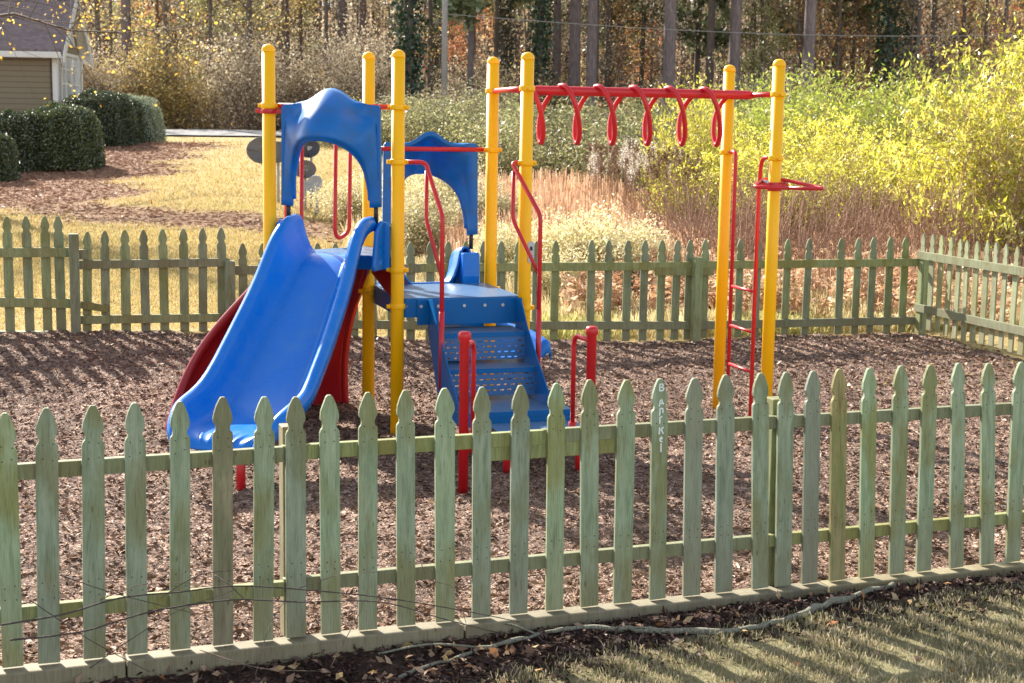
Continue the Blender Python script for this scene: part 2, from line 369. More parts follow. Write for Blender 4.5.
straw = ramp(n, [(.12,.06,.035),(.26,.145,.09),(.38,.24,.16)], [.3,.5,.7]); n.links.new(fine.outputs[0], straw.inputs[0])
soil = ramp(n, [(.02,.012,.009),(.06,.037,.028),(.13,.085,.065)], [.3,.5,.72]); n.links.new(fine.outputs[0], soil.inputs[0])
gg = ramp(n, [(.12,.10,.05),(.25,.22,.11),(.32,.30,.17)], [.3,.5,.7]); n.links.new(mid.outputs[0], gg.inputs[0])
forest = ramp(n, [(.20,.12,.06),(.42,.28,.15),(.58,.42,.24)], [.3,.5,.7]); n.links.new(mid.outputs[0], forest.inputs[0])
wa = n.nodes.new('ShaderNodeAttribute'); wa.attribute_name = 'straw'; wst = math_(n,'MULTIPLY', wa.outputs['Fac'], math_(n,'ADD',fine.outputs[0],.5))
col = mixc(n, gm.outputs[0], lawn.outputs[0], mixc(n,.5,lawn.outputs[0],(.30,.27,.08)))
col = mixc(n, wst, col, straw.outputs[0])
fm = n.nodes.new('ShaderNodeMapRange'); n.links.new(gy, fm.inputs[0]); fm.inputs[1].default_value = 61; fm.inputs[2].default_value = 66
col = mixc(n, fm.outputs[0], col, forest.outputs[0])
dist = math_(n,'SUBTRACT', gy, math_(n,'ADD', math_(n,'MULTIPLY',gx,FA), FB))
dj = math_(n,'ADD', dist, math_(n,'MULTIPLY', math_(n,'SUBTRACT',mid.outputs[0],.5), .5))
sm1 = n.nodes.new('ShaderNodeMapRange'); n.links.new(math_(n,'SUBTRACT',dj,math_(n,'MULTIPLY',gx,.12)), sm1.inputs[0]); sm1.inputs[1].default_value = -.50; sm1.inputs[2].default_value = -.72
front = mixc(n, sm1.outputs[0], soil.outputs[0], gg.outputs[0])
isf = math_(n,'LESS_THAN', dist, .3); col = mixc(n, isf, col, front)
n.links.new(col, b.inputs['Base Color']); b.inputs['Roughness'].default_value = .95; b.inputs['Specular IOR Level'].default_value = .2
bump(n, b, fine.outputs[0], .9, .04)
go = np_mesh('ground', V, Fq, m, smooth=True); tag(go, kind='structure'); at_ = go.data.attributes.new('straw','FLOAT','POINT'); at_.data.foreach_set('value', straw_mask(V[:,0],V[:,1]).astype(np.float32))

# mulch sheet inside the fences (bilinear between the fence lines)
CRN = Vector((4.53,16.8,0)); U_ = (-9.5, 0); 
def quad_uv(u, v):                        # u along the fence, v front to back
    sx_ = -8+u*(12.53); bx, by = sx_, BA*sx_+BB
    fx = -8.6+u*(16.3); fy = FA*fx+FB
    return bx*v+fx*(1-v), by*v+fy*(1-v)
nu, nv = 420, 300; uu, vv = np.meshgrid(np.linspace(0,1,nu), np.linspace(0,1,nv), indexing='ij'); mx_, my_ = quad_uv(uu, vv)
def lump(x, y): return .016*np.sin(x*7.1+np.sin(y*5.))*np.sin(y*6.3+1.3*np.sin(x*4.))+.02*np.sin(x*2.1+1)*np.sin(y*1.7)-.06*np.exp(-((x+1.85)**2+(y-9.0)**2)/.35)-.04*np.exp(-((x-.1)**2+(y-9.5)**2)/.3)+.035*np.exp(-((x+.2)**2+(y-8.6)**2)/.4)
mz = Hn(mx_, my_)+.012+lump(mx_,my_)+rng.normal(size=mx_.shape)*.006
mz -= .0*mx_
V = np.stack([mx_,my_,mz],-1).reshape(-1,3); I = np.arange(nu*nv).reshape(nu,nv)
tag(np_mesh('playground_mulch', V, np.stack([I[:-1,:-1],I[1:,:-1],I[1:,1:],I[:-1,1:]],-1).reshape(-1,4), M['mulch']), kind='structure')
def zmulch(x, y): return Hn(x,y)+.012+lump(x,y)
# wood chips
N = 135000; u = rng.uniform(.10,1,N); v = rng.uniform(0.01,.985,N)**1.25; cx, cy = quad_uv(u, v)
P = np.stack([cx,cy,zmulch(cx,cy)+.004+rng.uniform(0,.012,N)],1); s_ = rng.gamma(2.2,.0095,N)+.010
s_ = np.minimum(s_,.065); V, Fq = leaf_geo(P, s_, .38, 0, .78); rr = np.clip(rng.beta(1.6,2.2,N),0,1)
tag(np_mesh('mulch_chips', V, Fq, M['chip'], rnd=rr), 'loose reddish brown wood chips strewn over the fenced playground', 'wood chips', kind='stuff')
# outside front strip chips
N = 16000; cx = rng.uniform(-3.2,3.6,N); d_ = rng.uniform(-.85,-.1,N)*rng.uniform(.5,1,N); cy = FA*cx+FB+d_
P = np.stack([cx,cy,Hn(cx,cy)+.006],1); V, Fq = leaf_geo(P, np.minimum(rng.gamma(3,.009,N)+.008,.05), .35, 0, .7)
M['darkchip'] = leafmat('dark_mulch', [(.02,.012,.01),(.07,.04,.032),(.16,.10,.08)], 0, None, .02, 0)
tag(np_mesh('dark_mulch', V, Fq, M['darkchip'], rnd=rng.uniform(0,1,N)), 'dark damp bark mulch in the strip along the outside of the front fence', 'mulch', kind='stuff')
# fallen leaves
parts = []
N = 420; cx, cy = quad_uv(rng.uniform(.12,1,N), rng.uniform(.0,.99,N)); parts.append(np.stack([cx,cy,zmulch(cx,cy)+.02],1))
N = 300; cx = rng.uniform(-3,3.4,N); d_ = -rng.gamma(2.,.22,N)-.1; cy = FA*cx+FB+d_; parts.append(np.stack([cx,cy,Hn(cx,cy)+.016],1))
N = 130; cx = rng.uniform(-2.2,0.,N); d_ = -rng.uniform(.1,.32,N); cy = FA*cx+FB+d_; parts.append(np.stack([cx,cy,Hn(cx,cy)+.02],1))
N = 500; cx = 4.53+rng.uniform(-2.2,1.3,N); cy = 16.8-rng.uniform(.1,3.2,N); k_ = cy < BA*cx+BB-.1; cx, cy = cx[k_], cy[k_]; parts.append(np.stack([cx,cy,zmulch(cx,cy)+.02],1))
P = np.concatenate(parts); V, Fq = leaf_geo(P, rng.uniform(.03,.065,len(P)), .55, 0, .55)
tag(np_mesh('fallen_leaves', V, Fq, M['fallen'], rnd=rng.uniform(0,1,len(P))), 'dry brown and yellow fallen leaves scattered on mulch and grass', 'fallen leaves', kind='stuff')
# front grass
N = 85000; cx = rng.uniform(-1.2,4.2,N); d_ = -rng.uniform(.35,2.2,N); cy = FA*cx+FB+d_
thr = -.60+.12*cx+rng.normal(size=N)*.09+.1*np.sin(cx*6); keep = (d_ < thr)&(np.sin(cx*9+np.sin(cy*11))*np.sin(cy*8)+rng.normal(size=N)*.5 > -.5); cx, cy = cx[keep], cy[keep]; N = len(cx)
P = np.stack([cx,cy,Hn(cx,cy)-.004],1); V, A_, B_ = blade_geo(P, rng.uniform(.02,.055,N)*(1+.9*np.clip(np.sin(cx*13+np.sin(cy*9)*2)*np.sin(cy*12),0,1)), rng.uniform(.003,.006,N), rng.uniform(.3,1.9,N)); rr = rng.uniform(0,1,N)
M['grass'] = leafmat('winter_grass', [(.14,.15,.06),(.26,.235,.12),(.42,.35,.22),(.56,.48,.34)], .35, [0,.3,.6,1], .03, 0)
tag(np_mesh('lawn_grass', V, np.concatenate([A_,B_]), M['grass'], rnd=np.concatenate([rr,rr])), 'short half dormant grass in front of the picket fence', 'grass', kind='stuff')

# ------------------------------------------------------------------ picket fences
def picket_outline(h, w=.0435):
    tip = .165; z0 = h-tip
    half = [(w, 0), (w, z0), (w*.93, z0+.012), (w*.74, z0+.022), (w*.70, z0+.034), (w*.76, z0+.046), (w*.92, z0+.058), (w*.96, z0+.072), (w*.86, z0+.098), (w*.62, z0+.130), (w*.34, h-.008), (w*.18, h)]
    return half+[(-x, z) for x, z in half[::-1]]
def picket(parent, P0, top, ang, mat, nails, lean=0., th=.018, name='picket', bev=.0025, seed=0):
    """P0 base centre in world, upright board facing along ang; nails: heights"""
    h = top; rr = random.Random(seed); mb = MB()
    cut = lambda z: 0
    out = picket_outline(h, .0435*rr.uniform(.95,1.05)); mb.prism([(x+ (rr.uniform(-.001,.001)), -th/2, z) for x, z in out], (0,th,0))
    mb.mi = 1
    for z in nails:
        for sx_ in (-.02,.021):
            mb.lathe_y = None
            c = Vector((sx_+rr.uniform(-.004,.004), -th/2-.0012, z+rr.uniform(-.01,.01))); r_ = .0032
            pts = [c+Vector((math.cos(k*math.pi/4)*r_,0,math.sin(k*math.pi/4)*r_)) for k in range(8)]; mb.prism(pts[::-1], (0,.002,0))
    o = mb.build(name, [mat, M['nail']], parent, bevel=bev)
    o.location = Vector(P0)-parent.location; o.rotation_euler = (rr.uniform(-.012,.012), lean, ang+rr.uniform(-.05,.05)); return o
# ---- front fence
fang = math.atan(FA); FX = Vector((math.cos(fang), math.sin(fang), 0)); FN = Vector((-FX.y, FX.x, 0))
ftop = [(5,413),(47,408),(93,405),(135,403),(180,401),(223,397),(265,397),(296,397),(329,395),(367.5,392),(405,390),(444,388),(482,387),(520,385),(556,383),(590,380),(627,380),(660,379),(694,378),(726,375),(760,373),(785,372),(813,371),(839,369),(869,368),(901.5,366),(929,364.6),(958,363),(988,363),(1021,362)]
fbot = [(13,668),(49,664),(94.5,656),(137.5,652),(180,647.5),(223,645),(263,640),(296,637),(331,634.7),(367.5,629),(406,623.7),(445,621),(481,614.5),(518,612),(554,610),(589,606),(622,602.7),(657,600),(691,596.5),(723,592),(759.5,589),(782.5,587.7),(809,585),(836.6,581),(866,577.4),(896,576),(923,572),(956,568.6),(986.5,566),(1012,564.7)]
ff = tag(root('picket_fence', (0.3,FA*.3+FB,0)), 'weathered sage green picket fence in the foreground with a pale timber along its foot', 'fence')
FL = ff.location.copy()
tops = [Pl(p[0],p[1],FA,FB) for p in ftop]; bots = [Pl(p[0],p[1],FA,FB) for p in fbot]
sp_ = (tops[2]-tops[1]).length
xl = [(t,b_) for t,b_ in zip(tops,bots)]
for k in range(1,5): xl.insert(0,(tops[0]-FX*sp_*k, bots[0]-FX*sp_*k))
for k in range(1,9): xl.append((tops[-1]+FX*.185*k, bots[-1]+FX*.185*k))
for i, (t, b_) in enumerate(xl):
    j = i-4; mat = M['picket']; lab = None; nm = 'picket'
    if j in (5,): mat = M['picket_old']; lab = 'bare brown weathered picket with a knot'
    if j in (23,): mat = M['picket_old']; lab = 'bare grey brown weathered picket'
    if j in (18,22): mat = M['picket_grey']; lab = 'smooth grey green painted picket'
    ln = math.atan2((t-b_).dot(FX), t.z-b_.z); zb = .062
    o = picket(ff, (b_.x, b_.y, zb), max(t.z-zb,1.0), fang, mat, (.285,.335,.865,.92), ln*.9, seed=i)
    if lab: o['label'] = lab
    if j == 17:
        o['label'] = 'picket with white hand lettering down its head'
        gm_ = MB(); hh = max(t.z-zb,1.0)
        def stroke(pts, zc, sc_=.0135, xo=0.006):
            for a_, b2 in zip(pts[:-1], pts[1:]):
                pa = Vector((a_[0]*sc_+xo, -.0105, zc+a_[1]*sc_*1.15)); pb = Vector((b2[0]*sc_+xo, -.0105, zc+b2[1]*sc_*1.15)); d_ = (pb-pa).normalized()
                nrm = Vector((-d_.z,0,d_.x))*.0030; q = d_*.001; gm_.prism([pa-q+nrm,pa-q-nrm,pb+q-nrm,pb+q+nrm],(0,.0012,0))
        G_ = {'B':[[(-.8,-1),(-.8,1),(.3,1),(.6,.6),(.2,.1),(-.8,.1)],[(.2,.1),(.9,-.4),(.5,-1),(-.8,-1)]],
              'A':[[(-.9,-1),(-.5,.6),(0,1),(.8,-.5)],[(-.7,-.2),(.5,-.1)]],
              'R':[[(-.7,-1.1),(-.5,1),(.5,.9),(.7,.2)],[(.7,.2),(.5,-.4)]],
              'T':[[(-.6,-1),(-.6,.8),(.3,1)]],
              'K':[[(-.8,-1),(-.7,1)],[(.8,1),(-.7,0),(.1,.3),(.8,-1)]],
              'e':[[(.5,-.7),(-.3,-.6),(-.5,.2),(.1,.8),(.6,.3),(-.4,0)]],
              'l':[[(0,-1.3),(0,1.3)]]}
        for ch, dz in (('B',.040),('A',.114),('R',.156),('T',.196),('K',.248),('e',.290),('l',.330)):
            for st in G_[ch]: stroke(st, hh-dz)
        gm_.build('hand_lettering', M['chalk'], o)
def along(px, z, off=0):
    p = Pl(px, 400, FA, FB); return Vector((p.x,p.y,z))+FN*off-FL
# rails behind the pickets: separate lengths, slightly uneven
for (x0,x1,za,zb_,w_) in ((-220,286,.872,.882,.066),(283,560,.886,.886,.066),(545,777,.890,.888,.064),(770,1200,.888,.878,.06),(-220,290,.27,.28,.066),(283,777,.292,.292,.064),(770,1200,.292,.292,.06)):
    mb = MB(); mb.bar(along(x0,za,.030 if x0!=545 else .031), along(x1,zb_,.030), w_, .038); mb.build('rail', M['rail'], ff, bevel=.003)
mb = MB(); mb.bar(along(486,.835,.032), along(624,.835,.032), .09, .036); mb.build('rail', M['rail'], ff, bevel=.003)
for px in (295,787,1150):
    mb = MB(); c = along(px,0,.096); mb.box(c+Vector((0,0,.48)), (.088,.088,1.03), Matrix.Rotation(fang,3,'Z')); mb.build('post', M['timber' if px==295 else 'rail'], ff, bevel=.004)  # left post takes the paler timber colour to stand for sun on it
# foot timber in three lengths
for (x0,x1) in ((-220,118),(120,462),(464,830),(832,1200)):
    mb = MB(); a_ = along(x0,-.045,-.012); b2 = along(x1,-.045,-.012); mb.bar(a_, b2, .2, .105)
    mb.build('foot_timber', M['timber'], ff, bevel=.008)

# ---- back and side fences (rails on our side)
back = tag(root('picket_fence', (.5,BA*.5+BB,.05)), 'long green picket fence across the back of the playground before the dry brush', 'fence')
left_back = tag(root('picket_fence', (-5,BA*-5+BB,.3)), 'higher stepped length of green picket fence at the far left of the back line', 'fence')
side = tag(root('picket_fence', (4.8,15.7,.05)), 'sunlit green picket fence running forward from the back right corner', 'fence')
bang = math.atan(BA); BX = Vector((math.cos(bang), math.sin(bang), 0)); BN = Vector((-BX.y, BX.x, 0))
def bline(px, py, a=BA, b=BB): return Pl(px, py, a, b)
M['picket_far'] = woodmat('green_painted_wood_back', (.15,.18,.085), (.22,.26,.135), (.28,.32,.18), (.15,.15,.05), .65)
M['picket_side'] = woodmat('painted_sunlight_green_wood', (.19,.215,.11), (.28,.305,.17), (.36,.38,.23), (.19,.18,.07), .6)  # lighter copy of the back fence green, sunlight put into the colour
lp = [(6.7,216.5),(26.4,216),(44.5,216),(58.3,216)]
for k in range(1,8): lp.insert(0,(6.7-19.5*k,216.8))
for i,(x,y) in enumerate(lp):
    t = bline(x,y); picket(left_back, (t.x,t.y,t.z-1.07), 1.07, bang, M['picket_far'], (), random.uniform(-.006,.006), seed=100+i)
sp2 = [(84.4,231.6,.03),(103.4,230.6,.012),(124,229.6,0),(144,229.6,0),(163,229,0),(183,228.5,0),(201.6,228,0),(221,227.5,0),(242.6,243,.0),(262,243,0),(281,243,0),(300,243,0),(318,243,0),(336,243,0),(354,243,0),(373,243,0),(392,242,0),(411,242,0),(430,241.5,0),(448,241.5,0),(466,241,0),(484,241,0),(502,241,0),(519,241,0),(537,241,0),(555.5,240.5,0),(592,240,0),(609,240,0),(628,240,0),(645,240,0),(662.6,240,0),(677,240,0),(690,240,0),(706,239,0),(722,239,0),(741,239,0),(758,239,0),(773,239,0),(788,239,0),(808.5,238.5,0),(842,238,0),(858.5,238,0),(874,237.5,0),(891,237.5,0),(906,237.5,0)]
for i,(x,y,l_) in enumerate(sp2):
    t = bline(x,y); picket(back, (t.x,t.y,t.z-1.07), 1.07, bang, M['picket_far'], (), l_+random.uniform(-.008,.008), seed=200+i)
def prail(par, a_, b2, w_=.088, th=.036, a=BA, b=BB, N_=None, off=-.03, mat=None):
    N_ = N_ or BN; p = Pl(*a_,a,b)+N_*off-par.location; q = Pl(*b2,a,b)+N_*off-par.location
    mb = MB(); mb.bar(p, q, w_, th); return mb.build('rail', mat or M['rail'], par, bevel=.003)
def ppost(par, x, yt, a=BA, b=BB, N_=None, off=-.095, ang=None, h=1.25):
    t = Pl(x,yt,a,b)+(N_ or BN)*off-par.location; mb = MB(); mb.box(t-Vector((0,0,h/2)), (.09,.09,h), Matrix.Rotation(ang if ang is not None else bang,3,'Z')); return mb.build('post', M['picket_far'], par, bevel=.004)
prail(left_back,(-130,253),(76,252)); prail(left_back,(-130,300),(76,303))
ppost(left_back,73,233)
prail(back,(79,264.5),(229,262),.08); prail(back,(79,254),(88,254)); prail(back,(79,319.5),(229,317),.08); prail(back,(80,304),(108,308.5),.07,.036,off=-.032)
prail(back,(229,270),(420,268)); prail(back,(229,322),(420,325)); prail(back,(420,267.5),(694,265.5)); prail(back,(420,325),(694,325)); prail(back,(694,265),(920,262)); prail(back,(694,325),(920,320))
prail(back,(653,271),(712,271),.09,.034,off=-.034)
ppost(back,228.5,260); ppost(back,458,256); ppost(back,694,256.5); ppost(back,919.5,253.5)
# kick boards along the left part
for par,a_,b2 in ((left_back,(-130,336),(70,338)),(back,(79,347),(229,344)),(back,(229,344),(300,344))):
    p = Pl(*a_,BA,BB)+BN*.0-par.location; q = Pl(*b2,BA,BB)-par.location; mb = MB(); mb.bar(p,q,.12,.09); mb.build('foot_timber', M['rail'], par, bevel=.004)
SA_dir = Vector((.51,-1.8,0)).normalized(); sa = SA_dir.y/SA_dir.x; sb = 16.8-sa*4.53; SN = Vector((-SA_dir.y,SA_dir.x,0)); sang = math.atan2(SA_dir.y,SA_dir.x)
for k in range(46):
    P0 = Vector((4.53,16.8,0))+SA_dir*(.10+.172*k)+SN*.03; zt = 1.19+.01*math.sin(k)
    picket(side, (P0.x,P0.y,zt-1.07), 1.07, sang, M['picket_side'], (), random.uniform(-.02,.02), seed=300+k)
for z_ in (.95,.36):
    a_ = Vector((4.53,16.8,z_))+SA_dir*.02-side.location; mb = MB(); mb.bar(a_, a_+SA_dir*7.9, .088, .036); mb.build('rail', M['rail'], side, bevel=.003)
for d_ in (2.5,5.,7.5):
    mb = MB(); c = Vector((4.53,16.8,.5))+SA_dir*d_+SN*.09-side.location; mb.box(c, (.09,.09,1.1), Matrix.Rotation(sang,3,'Z')); mb.build('post', M['picket_far'], side, bevel=.004)

# ------------------------------------------------------------------ play structure, local frame: x along EX, y along EY, z up
C0 = Vector((-.852,11.02,0)); PS = tag(root('play_structure', C0, a17), 'playground climbing set with yellow posts, blue slide, stairs and red monkey bars on mulch', 'play structure')
S = .97
def wl(p): d = Vector(p)-C0; return Vector((d.dot(EX), d.dot(EY), d.z))
posts = {'C':(0,0,2.835),'E':(S+.01,0,2.845),'B':(-.02,S,2.86),'D':(S+.025,S,2.85),'G':(S+2.07,0,2.85),'F':(S+2.10,S,2.84)}
pa_ = wl(Vector((-1.82,11.2,0))); posts['A'] = (pa_.x,pa_.y,2.87)
PO = {}
def post_xyz(k): p = posts[k]; return Vector((p[0],p[1],0))
for k,(x,y,h) in posts.items():
    mb = MB(); mb.lathe((x,y,0), [(.049,-.35),(.049,h-.045)], 28); o = mb.build('post', M['yellow'], PS); PO[k] = o
    c = MB(); c.lathe((x,y,0), [(.049,h-.0509),(.0512,h-.050),(.0512,h-.044),(.0505,h-.034),(.047,h-.021),(.041,h-.010),(.032,h-.002),(.020,h+.003),(.008,h+.006),(.0005,h+.0065)], 28); c.build('cap', M['yellow'], o)
def clamp(k, z, toward, mat='yellow'):
    p = post_xyz(k); d = Vector(toward).normalized(); mb = MB()
    mb.lathe((p.x,p.y,z), [(.0492,-.022),(.058,-.020),(.060,-.012),(.060,.012),(.058,.020),(.0492,.022)], 28)
    q = p+Vector((0,0,z)); x = Vector((d.x,d.y,0)); y = Vector((-x.y,x.x,0)); Mx = Matrix((x,y,Vector((0,0,1)))).transposed()
    for sgn in (1,-1): mb.box(q+x*sgn*.066, (.032,.030,.030), Mx)
    mb.tube([q+x*.066-y*.026, q+x*.066+y*.026], .009, 8); mb.tube([q-x*.066-y*.026, q-x*.066+y*.026], .009, 8)
    return mb.build('clamp', M[mat], PS, bevel=.003)
def zat(px, py, P):                       # height at which pixel row py meets the vertical through local P
    W = C0+EX*P[0]+EY*P[1]; return Py(px, py, W.y).z
X_ = Vector((1,0,0)); Y_ = Vector((0,1,0)); Z_ = Vector((0,0,1))
pA, pB, pC, pD, pE, pF, pG = [post_xyz(k) for k in 'ABCDEFG']
# --- decks
D1, D2 = 1.035, 1.345
def sheet(name, pts, z, th, mat, skirt=.0, smat=None):
    mb = MB(); mb.prism([(x,y,z-th) for x,y in pts], (0,0,th)); o = mb.build(name, mat, PS); 
    if skirt:
        mb = MB(); n_ = len(pts)
        for i in range(n_):
            a_ = Vector((*pts[i],z-skirt/2-.004)); b2 = Vector((*pts[(i+1)%n_],z-skirt/2-.004)); mb.bar(a_,b2,skirt,.012)
        mb.build('deck_rim', smat or M['blue_steel'], o, bevel=.002)
    return o
e = .055
sheet('deck', [(e,-.02),(S-e,-.02),(S-.02,e),(S-.02,S-e),(S-e,S+.0),(e,S),(0.02,S-e),(.02,e)], D1, .006, M['deck'], .14)
ab = (pB-pA).normalized(); ac = (pC-pA).normalized(); bc = (pC-pB).normalized()
tri = [pA+ab*.07, pA+ac*.07, pC-ac*.07, pC-bc*.07, pB+bc*.07, pB-ab*.07]; sheet('deck', [(p.x,p.y) for p in tri], D2, .006, M['deck'], .10)
# red riser panel between the two decks (B-C side)
mb = MB(); mb.prism([(-.012,.06,D2-.11),(-.012,.06,D1-.02),(-.012,.35,D1+.01),(-.012,.9,D1+.10),(-.012,.9,D2-.11)],(.02,0,0)); mb.build('riser_panel', M['red_plastic'], PS, bevel=.004)
# --- overhead ladder
HB = 2.585
mid1 = (pD+pE)/2+Z_*HB; mid2 = (pF+pG)/2+Z_*HB
def tubepart(name, pts, r, mat, par=PS, seg=14, **k): mb = MB(); mb.tube(pts, r, seg, **k); return mb.build(name, M[mat], par)
tubepart('crossbar', [pD+Z_*HB, pE+Z_*HB], .021, 'red'); tubepart('crossbar', [pG+Z_*HB, pF+Z_*HB], .021, 'red')
beam = tubepart('overhead_beam', [mid1-X_*.0, mid1+X_*.12, mid1+X_*.17, mid2-X_*.04, mid2+X_*.03], [.022,.022,.037,.037,.022], 'red', seg=18)
for k_,t_ in (('D',-Y_),('E',Y_),('F',-Y_),('G',Y_)): clamp(k_, HB, t_)
L_ = (mid2-mid1); nl = 6
ends = [541,577,612,647,682,716.5]
for px in ends:
    # place by solving the beam abscissa whose foot projects at px
    best = min((abs((lambda W: 512+FPX*((W-Vector((0,0,CZ))).dot(CR)/(W-Vector((0,0,CZ))).dot(_F)))(C0+EX*(mid1.x+L_.x*t)+EY*(mid1.y)+Z_*(HB-.4))-px),t) for t in np.linspace(0,1,401))[1]
    c = mid1+L_*best
    rel = [(-.15,.01,.035),(-.135,-.045,.04),(-.11,-.095,.005),(-.075,-.13,-.08),(-.038,-.12,-.19),(-.006,-.075,-.32),(.0,-.02,-.395),(.0,.02,-.395),(.006,.075,-.32),(.03,.12,-.20),(.062,.12,-.11),(.10,.08,-.03),(.12,.03,.0)]
    tubepart('grip_loop', smooth_path([c+Vector(q) for q in rel],5),   .0205, 'red', beam, 10)
# --- ladder between F and G
lad = MB(); fr1 = pG+(pF-pG)*.80; fr2 = pG+(pF-pG)*.30; zt1 = zat(726,152,pF); zt2 = zat(775,158,pG)
A1 = fillet([pF+Z_*zt1-Y_*.05, fr1+Z_*zt1+Z_*.01, fr1+Z_*(zt1-.25), fr1-Z_*.15], .12, 6); A2 = fillet([pG+Z_*zt2+Y_*.05-X_*.02, fr2+Z_*zt2-Y_*.03, fr2+Z_*(zt2-.25), fr2-Z_*.15], .14, 6)
ladder = tubepart('ladder', A1, .0165, 'red'); tubepart('side_rail', A2, .0165, 'red', ladder)
for zr in (.995,.66,.33): tubepart('rung', [fr1+Z_*zr, fr2+Z_*zr], .0125, 'red', ladder, 10)
clamp('F', zt1, -Y_); clamp('G', zt2, Y_)
# --- turning ring on G
zr = 1.865; q = wl(Py(826,186.5,11.55)); q2 = wl(Py(753,186.5,11.72)); q.z = q2.z = zr; q3 = pG+Z_*zr+Y_*.07
ring = tubepart('turning_ring', fillet([(q+q2)/2, q, q3*.7+q*.3+Y_*.06+Z_*.055, q3*.75+q2*.25+Y_*.05+Z_*.055, q2, (q+q2)/2+X_*-.0005], .07, 6), .0145, 'red')
mb = MB(); mb.lathe((pG.x,pG.y,zr), [(.0447,-.035),(.058,-.033),(.058,.033),(.0447,.035)], 24); mb.bar(pG+Z_*(zr+.02)-X_*.11, pG+Z_*(zr+.02)+X_*.11, .03, .05); mb.build('bracket', M['red'], ring, bevel=.004)
mb = MB()
for sx_ in (-1,1): mb.tube([pG+Z_*(zr+.04)+X_*.085*sx_-Y_*.05, pG+Z_*(zr+.04)+X_*.085*sx_+Y_*.03], .013, 8)
mb.build('bolt', M['steel'], ring)
# --- number plate on E
mb = MB(); c = pE+Z_*zat(531,252,pE)-Y_*.055+X_*.034; mb.prism([c+Vector((math.cos(a)*.026,0,math.sin(a)*.026+(.058 if math.sin(a)>=0 else -.055))) for a in np.linspace(0,2*math.pi,24,endpoint=False)][::-1],(0,.006,0)); pl = mb.build('label_plate', M['steel'], PS, bevel=.001)
mb = MB(); mb.box(c+Vector((0,-.004,.03)),(.018,.004,.03)); mb.box(c+Vector((0,-.004,-.03)),(.018,.004,.02)); mb.build('plate_window', M['black'], pl)
# --- hoods
def hood(P, Q, zd, par=PS, flip=1):
    """arched plastic hood between posts P and Q over the deck height zd; bulges towards -n*flip"""
    x = (Q-P); W_ = x.length; x.normalize(); nrm = Vector((x.y,-x.x,0))*flip; c = (P+Q)/2; hw = .375*W_/.97; N1 = 60; N2 = 14; G = []
    for j in range(N2+1):
        v_ = j/N2; row = []
        for i in range(N1+1):
            t = i/N1; a = math.pi*t; sd_ = -1 if t < .5 else 1
            k = min(t,1-t)/.5              # 0 foot .. 1 centre
            if k < .55:
                kk = k/.55; ox = hw*(1-.02*kk); oz = .36+.735*kk
            else:
                kk = (k-.55)/.45; ox = hw*.98*(1-kk); oz = 1.095+(.09*math.cos(math.pi*ox/.40)**2 if ox < .20 else 0)
            ix = (hw-.085)*abs(math.cos(a))**.85; iz = .355+.50*math.sin(a)**.75
            if k < .04: iz = .355+.50*math.sin(math.pi*.02)**.75*k/.04
            bl = .30*sm(.25,1.,k)+.05*sm(0,.3,k)
            vv_ = v_**1.15
            px_ = ox*(1-vv_)+ix*vv_; pz_ = oz*(1-vv_)+iz*vv_;
            cc_ = sm(.6,.9,k); off = .028+bl*((1-cc_)*float(sm(.30,1.,v_))+cc_*math.sin(v_*math.pi/2)**.95)
            off += .018*math.exp(-((v_-.55)/.14)**2)*sm(.1,.5,k)*(1-sm(.7,.95,k))
            row.append(c+x*sd_*px_+nrm*off+Z_*(zd+pz_))
        G.append(row)
    mb = MB(); mb.grid(G); o = mb.build('entry_hood', M['blue_hood'], par, solid=.034, off=1 if flip>0 else 1, bevel=0)
    tubepart('hood_rim', G[-1][1:-1], .021, 'blue_hood', o, 8)
    for s_ in (-1,1):
        p_ = c+x*s_*(hw-.045)+nrm*.03; tubepart('foot_pin', [p_+Z_*(zd+.24), p_+Z_*(zd+.40)], .017, 'black', o, 10)
    return o
hood(pA, pC, D2); hood(pB, pD, D1+.035, flip=-1)
tubepart('crossbar', [pA+Z_*(D2+1.085)-Z_*.0, pC+Z_*(D2+1.085)], .019, 'red'); tubepart('crossbar', [pB+Z_*(D1+1.08), pD+Z_*(D1+1.08)], .019, 'red')
clamp('A', D2+1.085, ac); clamp('C', D2+1.085, -ac); clamp('B', D1+1.08, X_); clamp('D', D1+1.08, -X_)
mb = MB(); mb.lathe((pA.x,pA.y,D2+1.045), [(.0447,-.02),(.062,-.018),(.062,.014),(.0447,.016)], 24); mb.bar(pA+Z_*(D2+1.045)-ac*.10, pA+Z_*(D2+1.045)+ac*.1,.03,.03); mb.build('clamp', M['red'], PS, bevel=.003)
for k_,z_,t_ in (('C',D1-.06,X_),('C',D2-.10,-ac),('E',D1-.09,-X_),('B',D2-.37,bc),('B',D1-.05,X_),('D',D1-.05,-X_),('A',D2-.06,ac),('B',D2-.06,-ab)): clamp(k_, z_, t_)
